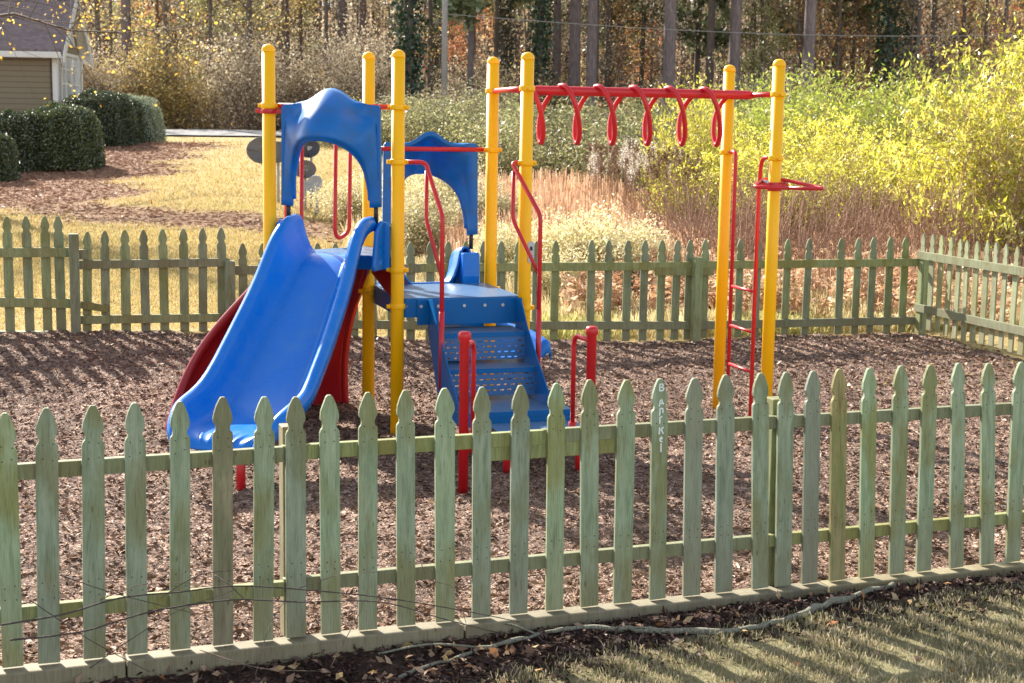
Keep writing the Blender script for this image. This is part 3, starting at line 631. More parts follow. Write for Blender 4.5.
# --- slides
def slide(name, path, mat, entry_side=None):
    """path: list of (P, w, h): centreline floor point, half width, rail height"""
    n = len(path); G = []
    for i,(p,w_,h_) in enumerate(path):
        t = (path[min(i+1,n-1)][0]-path[max(i-1,0)][0]).normalized(); s_ = Vector((-t.y,t.x,0)).normalized()*-1; nn = s_.cross(t); nn = nn if nn.z > 0 else -nn
        f = i/(n-1); rows = [(-w_-.035,max(h_-.10,-.05)),(-w_-.045,max(h_-.04,-.03)),(-w_-.03,h_-.005),(-w_,h_+.008),(-w_+.03,h_-.002),(-w_+.05,h_-.035),(-w_+.075,h_*.5),(-w_+.11,h_*.16+.006)]
        K = 30; inner = w_-.15; fl = [(-inner+2*inner*k/K, 0) for k in range(K+1)]; rg = .011*sm(.80,.86,f)*(1-sm(.93,.97,f))
        fl = [(x, rg*max(0,math.cos(x/inner*math.pi*5.5))**3) for x,_ in fl]
        prof = rows+fl+[(-x,z) for x,z in rows[::-1]]
        G.append([p+s_*x+nn*z for x,z in prof])
    mb = MB(); mb.grid(G); return mb.build(name, mat, PS, solid=.016, off=1)
M1 = (pA+pC)/2; endp = wl(Pz(236,470,.0)); endp = wl(Vector((-1.87,9.36,0))); d_ = (endp-M1); d_.z = 0; Ls = d_.length; d_.normalize()
prof = [(-.03,1.355,.30,.27),(.05,1.354,.30,.28),(.13,1.335,.305,.27),(.22,1.28,.315,.24),(.32,1.19,.325,.21),(.45,1.06,.335,.19),(.65,.87,.35,.185),(.85,.685,.365,.185),(1.02,.54,.37,.185),(1.16,.44,.38,.18),(1.30,.375,.39,.175),(1.45,.345,.39,.17),(1.58,.335,.385,.155),(1.68,.325,.365,.12),(1.76,.31,.335,.07),(1.81,.285,.30,.03),(1.83,.24,.28,.01)]
kn = np.array(prof); tt = np.linspace(0,len(prof)-1,90); cc = [np.interp(tt, range(len(prof)), kn[:,k]) for k in range(4)]
ker = np.ones(7)/7
cs = []
for a_ in cc: pad = np.pad(a_,3,mode='edge'); cs.append(np.convolve(pad,ker,'valid'))
cs[0][-1] = 1.84; kx = Ls/1.80
path = [(Vector((M1.x,M1.y,0))+d_*float(r_)*kx+Z_*float(z_), float(w_), float(h_)) for r_,z_,w_,h_ in zip(*cs)]
sl1 = slide('slide', path, M['blue_plastic']); sl1['label'] = 'wide straight blue plastic slide'
# entry cheeks under the rails
for s_ in (-1,1):
    sdv = Vector((-d_.y,d_.x,0))*s_; b0 = Vector((M1.x,M1.y,0))+sdv*.365-d_*.06
    mb = MB(); mb.prism([b0+Z_*(D2-.10), b0+Z_*(D2+.25), b0+d_*.06+Z_*(D2+.26), b0+d_*.16+Z_*(D2+.18), b0+d_*.22+Z_*(D2-.07), b0+d_*.2+Z_*(D2-.10)], sdv*.03)
    mb.tube([b0+d_*.10+Z_*(D2-.05)+sdv*.01, b0+d_*.10+Z_*(D2-.05)+sdv*.04], .03, 16); mb.build('entry_cheek', M['blue_plastic'], sl1, bevel=.01)
for s_ in (-1,1):
    cdir = ac*s_; c0_ = M1+cdir*.30-d_*.02; mb = MB(); mb.prism([c0_+Z_*(D2-.10), c0_+cdir*.135+Z_*(D2-.10), c0_+cdir*.14+Z_*(D2+.22), c0_+cdir*.11+Z_*(D2+.25), c0_+cdir*.02+Z_*(D2+.24)], d_*.035)
    mb.build('mounting_flange', M['blue_plastic'], sl1, bevel=.008)
ft = wl(Pz(241,486,0)); tubepart('support_leg', [Vector((ft.x,ft.y,-.1)), Vector((ft.x,ft.y,.285))], .030, 'red', sl1)
# second slide off the back
M2 = (pB+pD)/2; e2 = wl(Vector((.02,13.35,0)))
cp = smooth_path([M2+Y_*.0, M2+Y_*.35, M2+Y_*.8+X_*.25, Vector((e2.x-.22,e2.y+.12,0)), Vector((e2.x,e2.y-.25,0))], 10)
zz = np.interp(np.linspace(0,1,len(cp)), [0,.12,.25,.8,.92,1], [D1+.01,D1,.92,.33,.27,.25]); hh_ = np.interp(np.linspace(0,1,len(cp)), [0,.1,.3,.8,.95,1], [.28,.27,.19,.18,.14,.04])
sl2 = slide('slide', [(Vector((p.x,p.y,float(z_))), .31, float(h_)) for p,z_,h_ in zip(cp,zz,hh_)], M['blue_plastic']); sl2['label'] = 'curved blue plastic slide leaving the back of the deck'
for s_ in (-1,1):
    b0 = Vector((M2.x,M2.y,0))+X_*s_*.26-Y_*.05; mb = MB(); pts = [b0+Z_*(D1-.03), b0-Y_*.015+Z_*(D1+.06), b0+Z_*(D1+.25), b0+Y_*.2+Z_*(D1+.24), b0+Y_*.25+Z_*(D1-.05)]
    mb.prism(pts, X_*.14*s_); mb.build('entry_cheek', M['blue_plastic'], sl2, bevel=.012)
# --- stairs between C and E
xa, xb = .235, .90
def steps():
    st = root('stairs', (0,0,0)); st.parent = PS; return st
mb = MB(); mb.box(((xa+xb)/2,-.035,D1-.105), (S-.12,.012,.19)); stairs = mb.build('stairs', M['blue_steel'], PS, bevel=.003)
for z_,y0,y1,drop,a_,b_ in ((.80,-.30,.05,.20,xa,xb),(.575,-.56,-.09,.20,xa,xb),(.34,-.99,-.30,.10,xa-.01,xb+.14)):
    mb = MB(); mb.box(((a_+b_)/2,(y0+y1)/2,z_), (b_-a_,y1-y0,.007)); tr = mb.build('tread', M['deck'], stairs)
    mb = MB(); mb.box(((a_+b_)/2,y0-.010,z_-.012), (b_-a_,.006,.034)); mb.build('nosing', M['blue_steel'], tr)
    mb = MB(); mb.box(((a_+b_)/2,y0-.003,z_-drop/2+.0035), (b_-a_,.007,drop)); mb.build('riser', M['riser'] if drop > .1 else M['blue_steel'], tr)
for x in (xa-.006, xb+.006):
    mb = MB(); mb.prism([(x-.004,-.042,D1-.01),(x-.004,-.042,D1-.25),(x-.004,-.30,.42),(x-.004,-.42,.25),(x-.004,-.95,.25),(x-.004,-.98,.36),(x-.004,-.62,.62),(x-.004,-.34,.84),(x-.004,-.16,D1-.0)],(.008,0,0)); mb.build('stringer', M['blue_steel'], stairs)
for x in (.17,.3,.5,.66,.80): mb = MB(); mb.tube([(x,-.040,D1-.06),(x,-.052,D1-.06)], .012, 10); mb.build('bolt', M['steel'], stairs)
# transfer platform, legs
mb = MB(); mb.box((.72,-1.19,.265), (.62,.36,.007)); tp = mb.build('transfer_platform', M['deck'], PS)
mb = MB(); mb.box((.72,-1.375,.228),(.62,.008,.08)); mb.box((1.034,-1.19,.228),(.008,.36,.08)); mb.build('platform_rim', M['blue_steel'], tp, bevel=.002)
for px,py in ((507,470),(579,468)):
    p_ = wl(Pz(px,py,0)); tubepart('leg', [Vector((p_.x,p_.y,-.1)), Vector((p_.x,p_.y,.262))], .029, 'red', tp)
# red grab posts
for (px,py,xt,yt,dx) in ((463,497,463,331,(.05,.28)),(588.5,486,588.5,326,(-.10,.32))):
    g = wl(Pz(px,py,0)); h = zat(xt,yt,g); mb = MB(); mb.lathe((g.x,g.y,0), [(.031,-.1),(.031,h-.06),(.040,h-.05),(.041,h-.018),(.034,h-.005),(.015,h)], 22); gp = mb.build('grab_post', M['red'], PS)
    W0 = C0+EX*g.x+EY*g.y; W1 = W0+Vector((dx[0],dx[1],0)); k1 = wl(W1); tubepart('handle', fillet([g+Z_*(h-.10), Vector((k1.x,k1.y,h-.10)), Vector((k1.x,k1.y,.30))], .09, 7), .016, 'red', gp)
    tubepart('socket', [Vector((k1.x,k1.y,.22)),Vector((k1.x,k1.y,.36))], .026, 'red', gp)
# stair handrails
zc = zat(403,162,pC)
for x,pp,kk in ((.232,pC,'C'),(.965,pE,'E')):
    clamp(kk, zc, X_ if kk=='C' else -X_)
    p0 = pp+Z_*zc+(X_ if kk=='C' else -X_)*.05; xo = x if kk=='C' else .865
    hr = tubepart('handrail', fillet([p0, Vector((xo-(.03 if kk=='C' else 0),-.02,zc)), Vector((x,-.42,zc-.37)), Vector((x,-.42,.42))], .05, 6), .0165, 'red')
    xi = xo-(.03 if kk=='C' else 0); tubepart('inner_bar', fillet([Vector((xi,-.06,zc-.06)), Vector((xi,-.06,zc-.42)), Vector((x,-.41,zc-.80))], .05, 5), .0145, 'red', hr)
    tubepart('sleeve', [Vector((x,-.42,.98)), Vector((x,-.42,.42))], .0195, 'red', hr)
# climber handholds on the A-B side
for f0 in (.17,.66):
    a0 = pA+(pB-pA)*f0; a1 = pA+(pB-pA)*(f0+.15); out_ = Vector((-ab.y,ab.x,0))*.06
    tubepart('handhold', fillet([a0+Z_*(D2+1.07), a0+Z_*(D2+.12)+out_*.3, a0*.5+a1*.5+Z_*(D2+.06)+out_, a1+Z_*(D2+.12)+out_*.3, a1+Z_*(D2+1.07)], .07, 6), .0155, 'red')
tubepart('crossbar', [pA+Z_*(D2+1.085), pB+Z_*(D2+1.085)], .019, 'red'); clamp('B', D2+1.085, -ab)
# red climbing wall from the A-B edge to the ground
nout = Vector((-ab.y,ab.x,0)); tl, tr_ = pA+ab*.02+Z_*(D2-.02), pB-ab*.06+Z_*(D2-.02)
bl_, br_ = wl(Pz(160,428,0)), wl(Pz(338,404,0)); G = []; nI, nJ = 40, 44
for j in range(nJ+1):
    v_ = j/nJ; row = []
    for i in range(nI+1):
        u_ = i/nI; T = tl*(1-u_)+tr_*u_; B_ = bl_*(1-u_)+br_*u_
        p = Vector((0,0,0)); hz = v_**1.35; vz = v_**.92
        p.x = T.x*(1-hz)+B_.x*hz; p.y = T.y*(1-hz)+B_.y*hz; p.z = T.z*(1-vz)-.03*vz
        p += nout*((.16+.22*(1-u_)**2)*math.sin(math.pi*v_)+.05*math.sin(v_*9)*math.sin(math.pi*u_))
        p += nout*-.09*(abs(u_-.5)*2)**6
        row.append(p)
    G.append(row)
def hole(i,j):
    return any(((j+.5)/nI-a_)**2*1.4+((i+.5)/nJ-b_)**2 < .0030 for a_,b_ in ((.3,.3),(.7,.38),(.3,.55),(.72,.62),(.4,.8)))
mb = MB(); mb.grid(G, skip=hole); mb.build('climbing_wall', M['red_plastic'], PS, solid=.045, off=0)
for e_ in (0,nI): tubepart('wall_edge', [G[j][e_] for j in range(nJ+1)], .034, 'red_plastic')

# ================================================================== surroundings
M['bark'] = barkmat('pine_bark', (.10,.075,.075), (.26,.20,.19))
M['bark_d'] = barkmat('dark_bark', (.07,.055,.048), (.20,.16,.13))
M['twig'] = barkmat('bare_twigs', (.13,.085,.06), (.28,.20,.15), 12)
M['stem'] = barkmat('brown_stems', (.26,.15,.10), (.50,.32,.22), 12)
def tree_mesh(seed, h, r0, first, nb, spread, leaves, lsize, crown_w=1., up=.35, ivy=0, drop=.2, twigs=5):
    """returns dict of trunk, branch and leaf geometry for one tree at the origin"""
    g = np.random.default_rng(seed); t = np.linspace(0,1,12); wob = np.cumsum(g.normal(size=(12,2))*.012*h/10, axis=0)*t[:,None]*2
    tr = np.stack([wob[:,0], wob[:,1], t*h-.4], 1); rad_ = r0*(1-t*.8)*(1+.5*np.exp(-t*25))
    mb = MB(); mb.tube([Vector(p) for p in tr], list(rad_), 9)
    A=[];B=[];Ra=[];Rb=[];L=[]
    for b in range(nb):
        f = first+(1-first)*(b+g.uniform(0,1))/nb; i = f*11; k = int(i); p = tr[min(k,10)]+(tr[min(k+1,11)]-tr[min(k,10)])*(i-k)
        az = g.uniform(0,6.283); ln = spread*(1-.55*(f-first)/(1-first+1e-6))*g.uniform(.6,1.15); d = np.array([math.cos(az),math.sin(az),up*g.uniform(.3,1.6)]); r = r0*.28*(1-f*.6); q = p.copy()
        for s in range(5):
            d2 = d+g.normal(size=3)*.22; d2[2] += (.12-drop*s*.2); n_ = q+d2/np.linalg.norm(d2)*ln/5; A.append(q);B.append(n_);Ra.append(r*(1-s*.17));Rb.append(r*(1-(s+1)*.17))
            for w_ in range(twigs):
                e = d2+g.normal(size=3)*.8; e /= np.linalg.norm(e); tl_ = ln*.22*g.uniform(.5,1.3); a0 = q+(n_-q)*g.uniform(0,1); a1 = a0+e*tl_; A.append(a0);B.append(a1);Ra.append(r*.22+.004);Rb.append(.003)
                for z in range(2):
                    e2_ = e+g.normal(size=3)*.7; a2 = a0+(a1-a0)*g.uniform(.3,1); a3 = a2+e2_*tl_*.5; A.append(a2);B.append(a3);Ra.append(.006);Rb.append(.002); L.append(a3); L.append(a2)
                L.append(a1)
            q = n_; d = d2/np.linalg.norm(d2)
    A,B,Ra,Rb,L = map(np.array,(A,B,Ra,Rb,L))
    lv = L[g.integers(0,len(L),leaves)]+g.normal(size=(leaves,3))*.13*spread/3 if leaves else None
    iv = None
    if ivy:
        zz_ = g.uniform(0,h*.8,ivy); aa = g.uniform(0,6.283,ivy); rr_ = r0*1.05+g.gamma(2,.10,ivy); ii = (zz_+.4)/h
        iv = np.stack([np.interp(ii,t,tr[:,0])+np.cos(aa)*rr_, np.interp(ii,t,tr[:,1])+np.sin(aa)*rr_, zz_],1)
    return mb,(A,B,Ra,Rb),lv,iv,g
def make_tree(name, label, cat, group, P, bark, leafm, lsize, ivym=None, aspect=.6, loc=(0,0,0), **k):
    mb,(A,B,Ra,Rb),lv,iv,g = tree_mesh(leaves=k.pop('leaves'), lsize=lsize, ivy=k.pop('ivy',0), **k)
    rt = tag(root(name, loc), label, cat, group); mb.build('trunk', bark, rt)
    V, F_ = sticks(A,B,Ra,Rb); np_mesh('branches', V, F_, bark, rt)
    if lv is not None:
        V, F_ = leaf_geo(lv, g.uniform(.6,1.3,len(lv))*lsize, aspect); np_mesh('crown', V, F_, leafm, rt, rnd=g.uniform(0,1,len(lv)))
    if iv is not None:
        V, F_ = leaf_geo(iv, g.uniform(.6,1.3,len(iv))*.16, .8, .5); np_mesh('ivy', V, F_, ivym, rt, rnd=g.uniform(0,1,len(iv)))
    return rt
M['lf_gold'] = leafmat('golden_leaves', [(.38,.22,.06),(.60,.42,.12),(.72,.58,.22),(.45,.42,.15)], .5)
M['lf_rust'] = leafmat('rusty_leaves', [(.42,.17,.06),(.62,.30,.11),(.68,.42,.20),(.48,.34,.18)], .45)
M['lf_tan'] = leafmat('tan_leaves', [(.42,.31,.20),(.62,.49,.34),(.74,.63,.47),(.52,.48,.29)], .4)
M['lf_red'] = leafmat('red_leaves', [(.50,.14,.07),(.62,.27,.12),(.60,.38,.20)], .55)
M['lf_pine'] = leafmat('pine_needles', [(.09,.13,.055),(.20,.25,.11),(.34,.38,.20),(.50,.50,.33)], .25)
M['lf_ivy'] = leafmat('ivy_leaves', [(.012,.035,.014),(.03,.07,.03),(.06,.11,.05)], .2, None, .08)
M['lf_olive'] = leafmat('olive_leaves', [(.17,.20,.07),(.34,.36,.13),(.52,.50,.24),(.55,.46,.27)], .45)
M['lf_green'] = leafmat('green_leaves', [(.10,.17,.05),(.24,.33,.09),(.42,.48,.18)], .45)
M['lf_yellow'] = leafmat('yellow_leaves', [(.34,.38,.03),(.62,.60,.05),(.86,.80,.20),(.68,.50,.06)], .6, [0,.4,.85,1])
M['lf_lime'] = leafmat('yellow_green_leaves', [(.20,.28,.035),(.36,.42,.06),(.50,.52,.11)], .55)
M['lf_gray'] = leafmat('pale_seed_fluff', [(.42,.38,.16),(.66,.58,.32),(.85,.78,.52)], .4)
M['lf_hedge'] = leafmat('hedge_leaves', [(.018,.038,.009),(.045,.080,.018),(.16,.17,.045)], .2, None, .12)
M['lf_white'] = leafmat('variegated_leaves', [(.30,.36,.22),(.55,.60,.45)], .3)

# --- trees of the wood: prototypes then copies
protos = {}
spec = [
 ('pine', 'pine_tree', M['bark'], M['lf_pine'], .34, dict(seed=1,h=24,r0=.26,first=.42,nb=26,spread=3.4,leaves=9000,up=.1,twigs=4)),
 ('pine2','pine_tree', M['bark'], M['lf_pine'], .34, dict(seed=2,h=22,r0=.20,first=.30,nb=28,spread=3.0,leaves=9000,up=.05,twigs=4)),
 ('ivy', 'ivy_covered_tree', M['bark_d'], M['lf_gold'], .16, dict(seed=3,h=19,r0=.20,first=.35,nb=14,spread=4,leaves=1800,up=.7,twigs=4,ivy=5200)),
 ('gold','broadleaf_tree', M['bark_d'], M['lf_gold'], .13, dict(seed=4,h=17,r0=.15,first=.20,nb=26,spread=3.8,leaves=2800,up=.7,twigs=4)),
 ('tan','broadleaf_tree', M['bark_d'], M['lf_tan'], .15, dict(seed=5,h=16,r0=.13,first=.12,nb=26,spread=3.5,leaves=2800,up=.8,twigs=4)),
 ('rust','broadleaf_tree', M['bark_d'], M['lf_rust'], .15, dict(seed=6,h=15,r0=.12,first=.12,nb=24,spread=3.4,leaves=2800,up=.8,twigs=4)),
 ('bare','bare_tree', M['bark_d'], M['lf_tan'], .13, dict(seed=8,h=17,r0=.12,first=.15,nb=24,spread=3.2,leaves=900,up=1.1,twigs=5)),
 ('red','broadleaf_tree', M['bark_d'], M['lf_red'], .15, dict(seed=9,h=11,r0=.09,first=.2,nb=18,spread=2.6,leaves=2800,up=.8,twigs=4)),
 ('olive','broadleaf_tree', M['bark_d'], M['lf_olive'], .15, dict(seed=11,h=12,r0=.11,first=.08,nb=26,spread=3.2,leaves=6000,up=.6,twigs=4)),
]
LAB = {'pine':'tall straight pine trunk with purplish bark and high dark crown standing in the wood','pine2':'slimmer pine with green needle sprays hanging low on its trunk in the wood','ivy':'tall trunk wrapped in dark ivy in the wood','gold':'broadleaf tree with golden autumn leaves in the wood','tan':'broadleaf tree with dry tan leaves in the wood','rust':'broadleaf tree with rust coloured leaves in the wood','bare':'nearly bare grey tree with fine branches in the wood','red':'small tree with red orange leaves in the wood','olive':'bushy olive green tree low in the wood'}
GRP = {k:v for k,v in (('pine','straight pines in the wood'),('pine2','slim pines with low needles'),('ivy','ivy covered trunks in the wood'),('gold','golden broadleaf trees in the wood'),('tan','tan leaved trees in the wood'),('rust','rusty leaved trees in the wood'),('bare','nearly bare trees in the wood'),('red','red orange trees in the wood'),('olive','olive bushy trees in the wood'))}
for key,nm,bk,lm,ls,kw in spec:
    protos[key] = [make_tree(nm, LAB[key], 'tree', GRP[key], None, bk, lm, ls, M['lf_ivy'], **kw), False]
def plant(key, x, y, s=1., rz=None, label=None):
    p = protos[key]
    o = p[0] if not p[1] else copy_tree(p[0])
    p[1] = True; o.location = (x,y,H(x,y)-.1); o.rotation_euler = (0,0,random.uniform(0,6.28) if rz is None else rz); o.scale = (s,s,s*random.uniform(.92,1.08))
    if label: o['label'] = label
    return o
def px2x(px, Y): return Py(px,120,Y).x
# the trunks one can pick out
for key,px,Y,s in (('pine',128,66,1.0),('bare',325,70,1.),('pine',342,72,1.1),('pine',363,80,1.),('ivy',409,62,1.15),('ivy',436,84,.8),('pine',472,78,.8),('ivy',505,74,.8),('ivy',540,66,.95),
        ('pine',556,72,.95),('pine',573,66,1.15),('pine',590,64,1.1),('bare',606,70,1.),('pine',668,62,1.2),('pine2',695,74,.9),('pine',708,70,.9),('pine',732,64,1.15),('pine',806,62,1.15),
        ('pine2',836,72,1.),('ivy',884,66,1.),('ivy',905,70,1.),('bare',912,64,1.),('pine',760,84,1.),('pine2',620,86,1.),('pine2',470,66,.85),('pine2',500,84,1.),('pine',285,80,.9),('bare',210,70,1.),('gold',175,74,1.)):
    plant(key, px2x(px,Y), Y, s)
keys = ['gold','tan','rust','bare','bare','tan','tan','bare','olive','pine2','rust','bare']
rg = random.Random(3)
for i in range(100):
    Y = rg.uniform(66,112); px = rg.uniform(-60,1090); k_ = rg.choice(keys)
    if px < 330: k_ = rg.choice(['gold','bare','tan','bare','olive','tan'])
    plant(k_, px2x(px,Y), Y, rg.uniform(.7,1.15))
for k_,px,Y in (('gold',800,68),('rust',850,70),('gold',930,69),('rust',965,72),('gold',1000,68),('rust',1035,70),('gold',640,74),('rust',610,78),('gold',430,72),('gold',250,70),('rust',160,72),('gold',100,70)): plant(k_, px2x(px,Y), Y, 1.05)
for px,Y in ((452,88),(470,92),(650,88),(925,86),(990,84)): plant('red', px2x(px,Y), Y, 1.25)
# far wood on the rising ground
N = 2600; yy = rng.uniform(112,185,N); xx = rng.uniform(-.52,.52,N)*yy; zz = Hn(xx,yy); A = np.stack([xx,yy,zz-.5],1); B = A+np.stack([rng.normal(size=N)*.5,rng.normal(size=N)*.5,rng.uniform(7,20,N)],1)
V1,F1 = sticks(A,B,rng.uniform(.07,.22,N),.04)
nl_ = 130000; ii = rng.integers(0,N,nl_); ft_ = rng.uniform(.0,1.,nl_); Pp = A[ii]+(B[ii]-A[ii])*ft_[:,None]+rng.normal(size=(nl_,3))*np.array([1.7,1.7,.9])*(.5+ft_[:,None])
V2,F2 = leaf_geo(Pp, rng.uniform(.2,.5,nl_), .6); tcol = rng.uniform(0,1,N)[ii]*.8+rng.uniform(0,.2,nl_)
V,F_,R_,Mi = merge([(V1,F1,np.zeros(len(F1)),0),(V2,F2,tcol,1)])
M['lf_far'] = leafmat('far_wood_leaves', [(.26,.27,.13),(.52,.38,.18),(.45,.30,.20),(.58,.45,.30),(.22,.26,.14),(.55,.33,.17),(.62,.52,.34)], .45)
tag(np_mesh('distant_wood', V, F_, [M['bark_d'],M['lf_far']], rnd=R_, mi=Mi), 'mass of autumn woodland far behind rising over the horizon', 'woodland', kind='stuff')

# --- shrubs
def shrub(name, label, cat, group, seed, w_, h_, nst, nleaf, lsize, leafm, stemm, aspect=.4, low=.35, spray=.14, sr=.006, droop=0., side=3, loc=(0,0,0), lean=1., clump_=2.6):
    g = np.random.default_rng(seed); A=[];B=[];Ra=[];Rb=[];L=[];Lw=[]
    for k in range(nst):
        az = g.uniform(0,6.283); f = math.sqrt(g.uniform(0,1)); hh = h_*g.uniform(.65,1.05)*(1-.25*f*f); bx = g.normal(size=2)*w_*.18
        end = np.array([math.cos(az)*f*w_*.5, math.sin(az)*f*w_*.5]); q = np.array([bx[0],bx[1],-.05]); ns = 7
        for s in range(1,ns+1):
            t = s/ns; c_ = t**1.6; p = np.array([bx[0]*(1-c_)+end[0]*c_*lean, bx[1]*(1-c_)+end[1]*c_*lean, hh*(t-.10*droop*t**4)])+g.normal(size=3)*.03*h_*.3
            A.append(q);B.append(p);Ra.append(sr*(1.15-t+1/ns));Rb.append(sr*(1.15-t))
            for m_ in range(side):
                a0 = q+(p-q)*g.uniform(0,1); e_ = g.normal(size=3); e_[2] = abs(e_[2])*.7; e_ /= np.linalg.norm(e_); ln = h_*.14*g.uniform(.4,1.3)*(1.2-.5*t); a1 = a0+e_*ln
                A.append(a0);B.append(a1);Ra.append(sr*.45);Rb.append(sr*.2)
                if t > low*g.uniform(.6,1.4):
                    for u_ in (.4,.7,1.): L.append(a0+(a1-a0)*u_); Lw.append(t)
            q = p
    A,B,Ra,Rb,L = map(np.array,(A,B,Ra,Rb,L)); wq = np.repeat(g.uniform(0,1,len(L)//9+1)**clump_,9)[:len(L)]; P = L[g.choice(len(L),nleaf,p=wq/wq.sum())]+g.normal(size=(nleaf,3))*spray*.5
    rt = tag(root(name, loc), label, cat, group); V,F_ = sticks(A,B,Ra,Rb); np_mesh('stems', V, F_, stemm, rt)
    V,F_ = leaf_geo(P, g.uniform(.55,1.35,nleaf)*lsize, aspect); np_mesh('foliage', V, F_, leafm, rt, rnd=g.uniform(0,1,nleaf)); return rt
def spread_shrub(proto, spots, labels=None):
    for i,(x,y,s) in enumerate(spots):
        o = proto if i == 0 else copy_tree(proto); z = s if not hasattr(s,'__len__') else s[1]; q = s if not hasattr(s,'__len__') else s[0]
        o.location = (x,y,H(x,y)); o.scale = (q,q,z); o.rotation_euler = (0,0,i*2.1)
        if labels: o['label'] = labels[i]
ysh = shrub('yellow_bush','x','bush','tall yellow leaved bushes beyond the back fence',21,3.6,3.0,110,11500,.085,M['lf_yellow'],M['stem'],.36,.30,.12,.009,.5)
def at(px,Y,s): return (px2x(px,Y),Y,s)
spread_shrub(ysh,[at(1015,21.5,(1.0,1.42)),at(735,26,(.85,.78)),at(790,25,(.8,.72)),at(868,26.5,(.85,.86)),at(697,27.5,(.6,1.16)),at(945,25,(.75,.98)),at(1085,24,(1.2,1.5)),at(835,31,(.9,1.0)),at(755,31,(.9,.92))],
 ['tallest glowing yellow bush at the right edge behind the side fence','yellow bush directly behind the nearer end of the monkey bars','bright yellow bush to the right of the red turning ring','yellow green bush right of centre in the yellow thicket','small yellow bush poking up left of the far ladder post','tall yellow bush just left of the tallest one','yellow bush half cut off by the right picture edge','yellow bush in the second row behind the turning ring','yellow bush in the second row behind the ladder posts'])
lime = shrub('green_bush','x','bush','feathery green bushes behind the yellow ones',22,4.6,3.3,110,12000,.10,M['lf_lime'],M['stem'],.3,.25,.3,.007)
spread_shrub(lime,[at(800,40,(1.1,1.25)),at(865,38,(1.2,1.2)),at(935,38,(1.2,1.22)),at(745,42,(1,1.1)),at(990,42,(1.2,1.35)),at(1040,36,(1.2,1.2)),at(700,46,(1,1.1))],
 ['feathery green bush right of the end post of the monkey bars','feathery yellow green bush in the middle of the rear right thicket','feathery green bush behind the tall yellow bush','feathery green bush between the two ladder posts','feathery green bush high at the far right','feathery green bush beyond the right picture edge','feathery green bush left of the ladder posts'])
olv = shrub('olive_bush','x','bush','grey olive bushes behind the reeds',23,4.0,2.9,110,10500,.10,M['lf_olive'],M['twig'],.35,.12,.3,.007)
spread_shrub(olv,[at(560,38,(1.2,.98)),at(615,36,(1.1,.92)),at(510,40,(1.1,.85)),at(450,42,(1,.75)),at(400,44,(1,.62)),at(640,44,(1.2,1.15)),at(350,46,(.9,.5)),at(480,52,(1.3,.95)),at(580,50,(1.3,1.1)),at(680,38,(1,1.05))],
 ['grey olive bush under the second grip loop','grey olive bush under the middle grip loops','olive bush right of the stair posts','olive bush seen beside the rear blue hood','low olive bush left of the rear blue hood','olive bush left of the yellow thicket','low olive bush behind the front blue hood','olive bush further back above the rear hood','olive bush further back beyond the reeds','olive bush behind the last grip loops'])
# undergrowth along the edge of the wood
und = shrub('undergrowth_bush','x','bush','undergrowth bushes along the edge of the wood',24,5.,3.6,90,8000,.15,M['lf_green'],M['bark_d'],.5,.05,.5,.012)
und2 = shrub('undergrowth_bush','x','bush','dry undergrowth bushes along the edge of the wood',25,5.,4.2,110,6500,.14,M['lf_gold'],M['twig'],.5,.12,.5,.012)
und3 = shrub('undergrowth_bush','x','bush','tan undergrowth bushes along the edge of the wood',26,5.,4.6,120,6000,.13,M['lf_tan'],M['twig'],.5,.12,.5,.012)
r3 = random.Random(9); sets = {0:[],1:[],2:[]}
for i in range(46):
    px = -30+i*23.6+r3.uniform(-8,8); Y = r3.choice([62.5,65,69,74]) if px < 420 else r3.choice([56,60,66,72]); sets[r3.choice([1,1,2,2,2]) if px < 640 else r3.choice([0,1,2])].append(at(px,Y,(r3.uniform(.8,1.1),r3.uniform(.45,1.05))))
for k_,pr,tx in ((0,und,'green undergrowth bush at the foot of the wood'),(1,und2,'golden undergrowth bush at the foot of the wood'),(2,und3,'tan twiggy undergrowth bush at the foot of the wood')): spread_shrub(pr,sets[k_],[tx]*len(sets[k_]))
# hedges by the house
def hedge(label, x, y, lx, ly, hz, rz=0., leafm=None, n_=46000, name='clipped_hedge'):
    z = H(x,y); rt = tag(root(name,(x,y,z),rz), label, 'hedge', None); g = rng; q = g.normal(size=(n_,3)); q /= np.abs(q).max(1,keepdims=True)**.5*np.linalg.norm(q,axis=1,keepdims=True)**.5
    q[:,2] = np.abs(q[:,2])*1.; lump_ = 1+.05*np.sin(q[:,0]*7+q[:,2]*3)*np.sin(q[:,1]*6+2)
    P = q*np.array([lx/2,ly/2,hz])*lump_[:,None]*g.uniform(.90,1.01,n_)[:,None]
    V,F_ = leaf_geo(P, g.uniform(.03,.065,n_), .6); np_mesh('foliage', V, F_, leafm or M['lf_hedge'], rt, rnd=g.uniform(0,1,n_))
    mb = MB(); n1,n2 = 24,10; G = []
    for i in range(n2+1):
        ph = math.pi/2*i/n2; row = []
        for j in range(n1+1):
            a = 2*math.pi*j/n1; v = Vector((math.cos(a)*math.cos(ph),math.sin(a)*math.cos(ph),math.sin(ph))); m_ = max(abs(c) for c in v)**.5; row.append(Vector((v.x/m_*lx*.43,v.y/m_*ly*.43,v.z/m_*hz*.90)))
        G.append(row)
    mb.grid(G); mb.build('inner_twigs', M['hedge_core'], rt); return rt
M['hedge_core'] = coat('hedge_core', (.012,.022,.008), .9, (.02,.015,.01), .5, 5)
def hx(px,Y): return px2x(px,Y)
hedge('large clipped evergreen hedge nearest the lawn with a sunlit end', hx(52,35.5), 36.2, 1.85, 2.2, 1.5)
hedge('dark clipped hedge block left of the nearest lawn hedge', hx(8,35), 35.4, 1.3, 1.3, 1.36, 0, None, 26000)
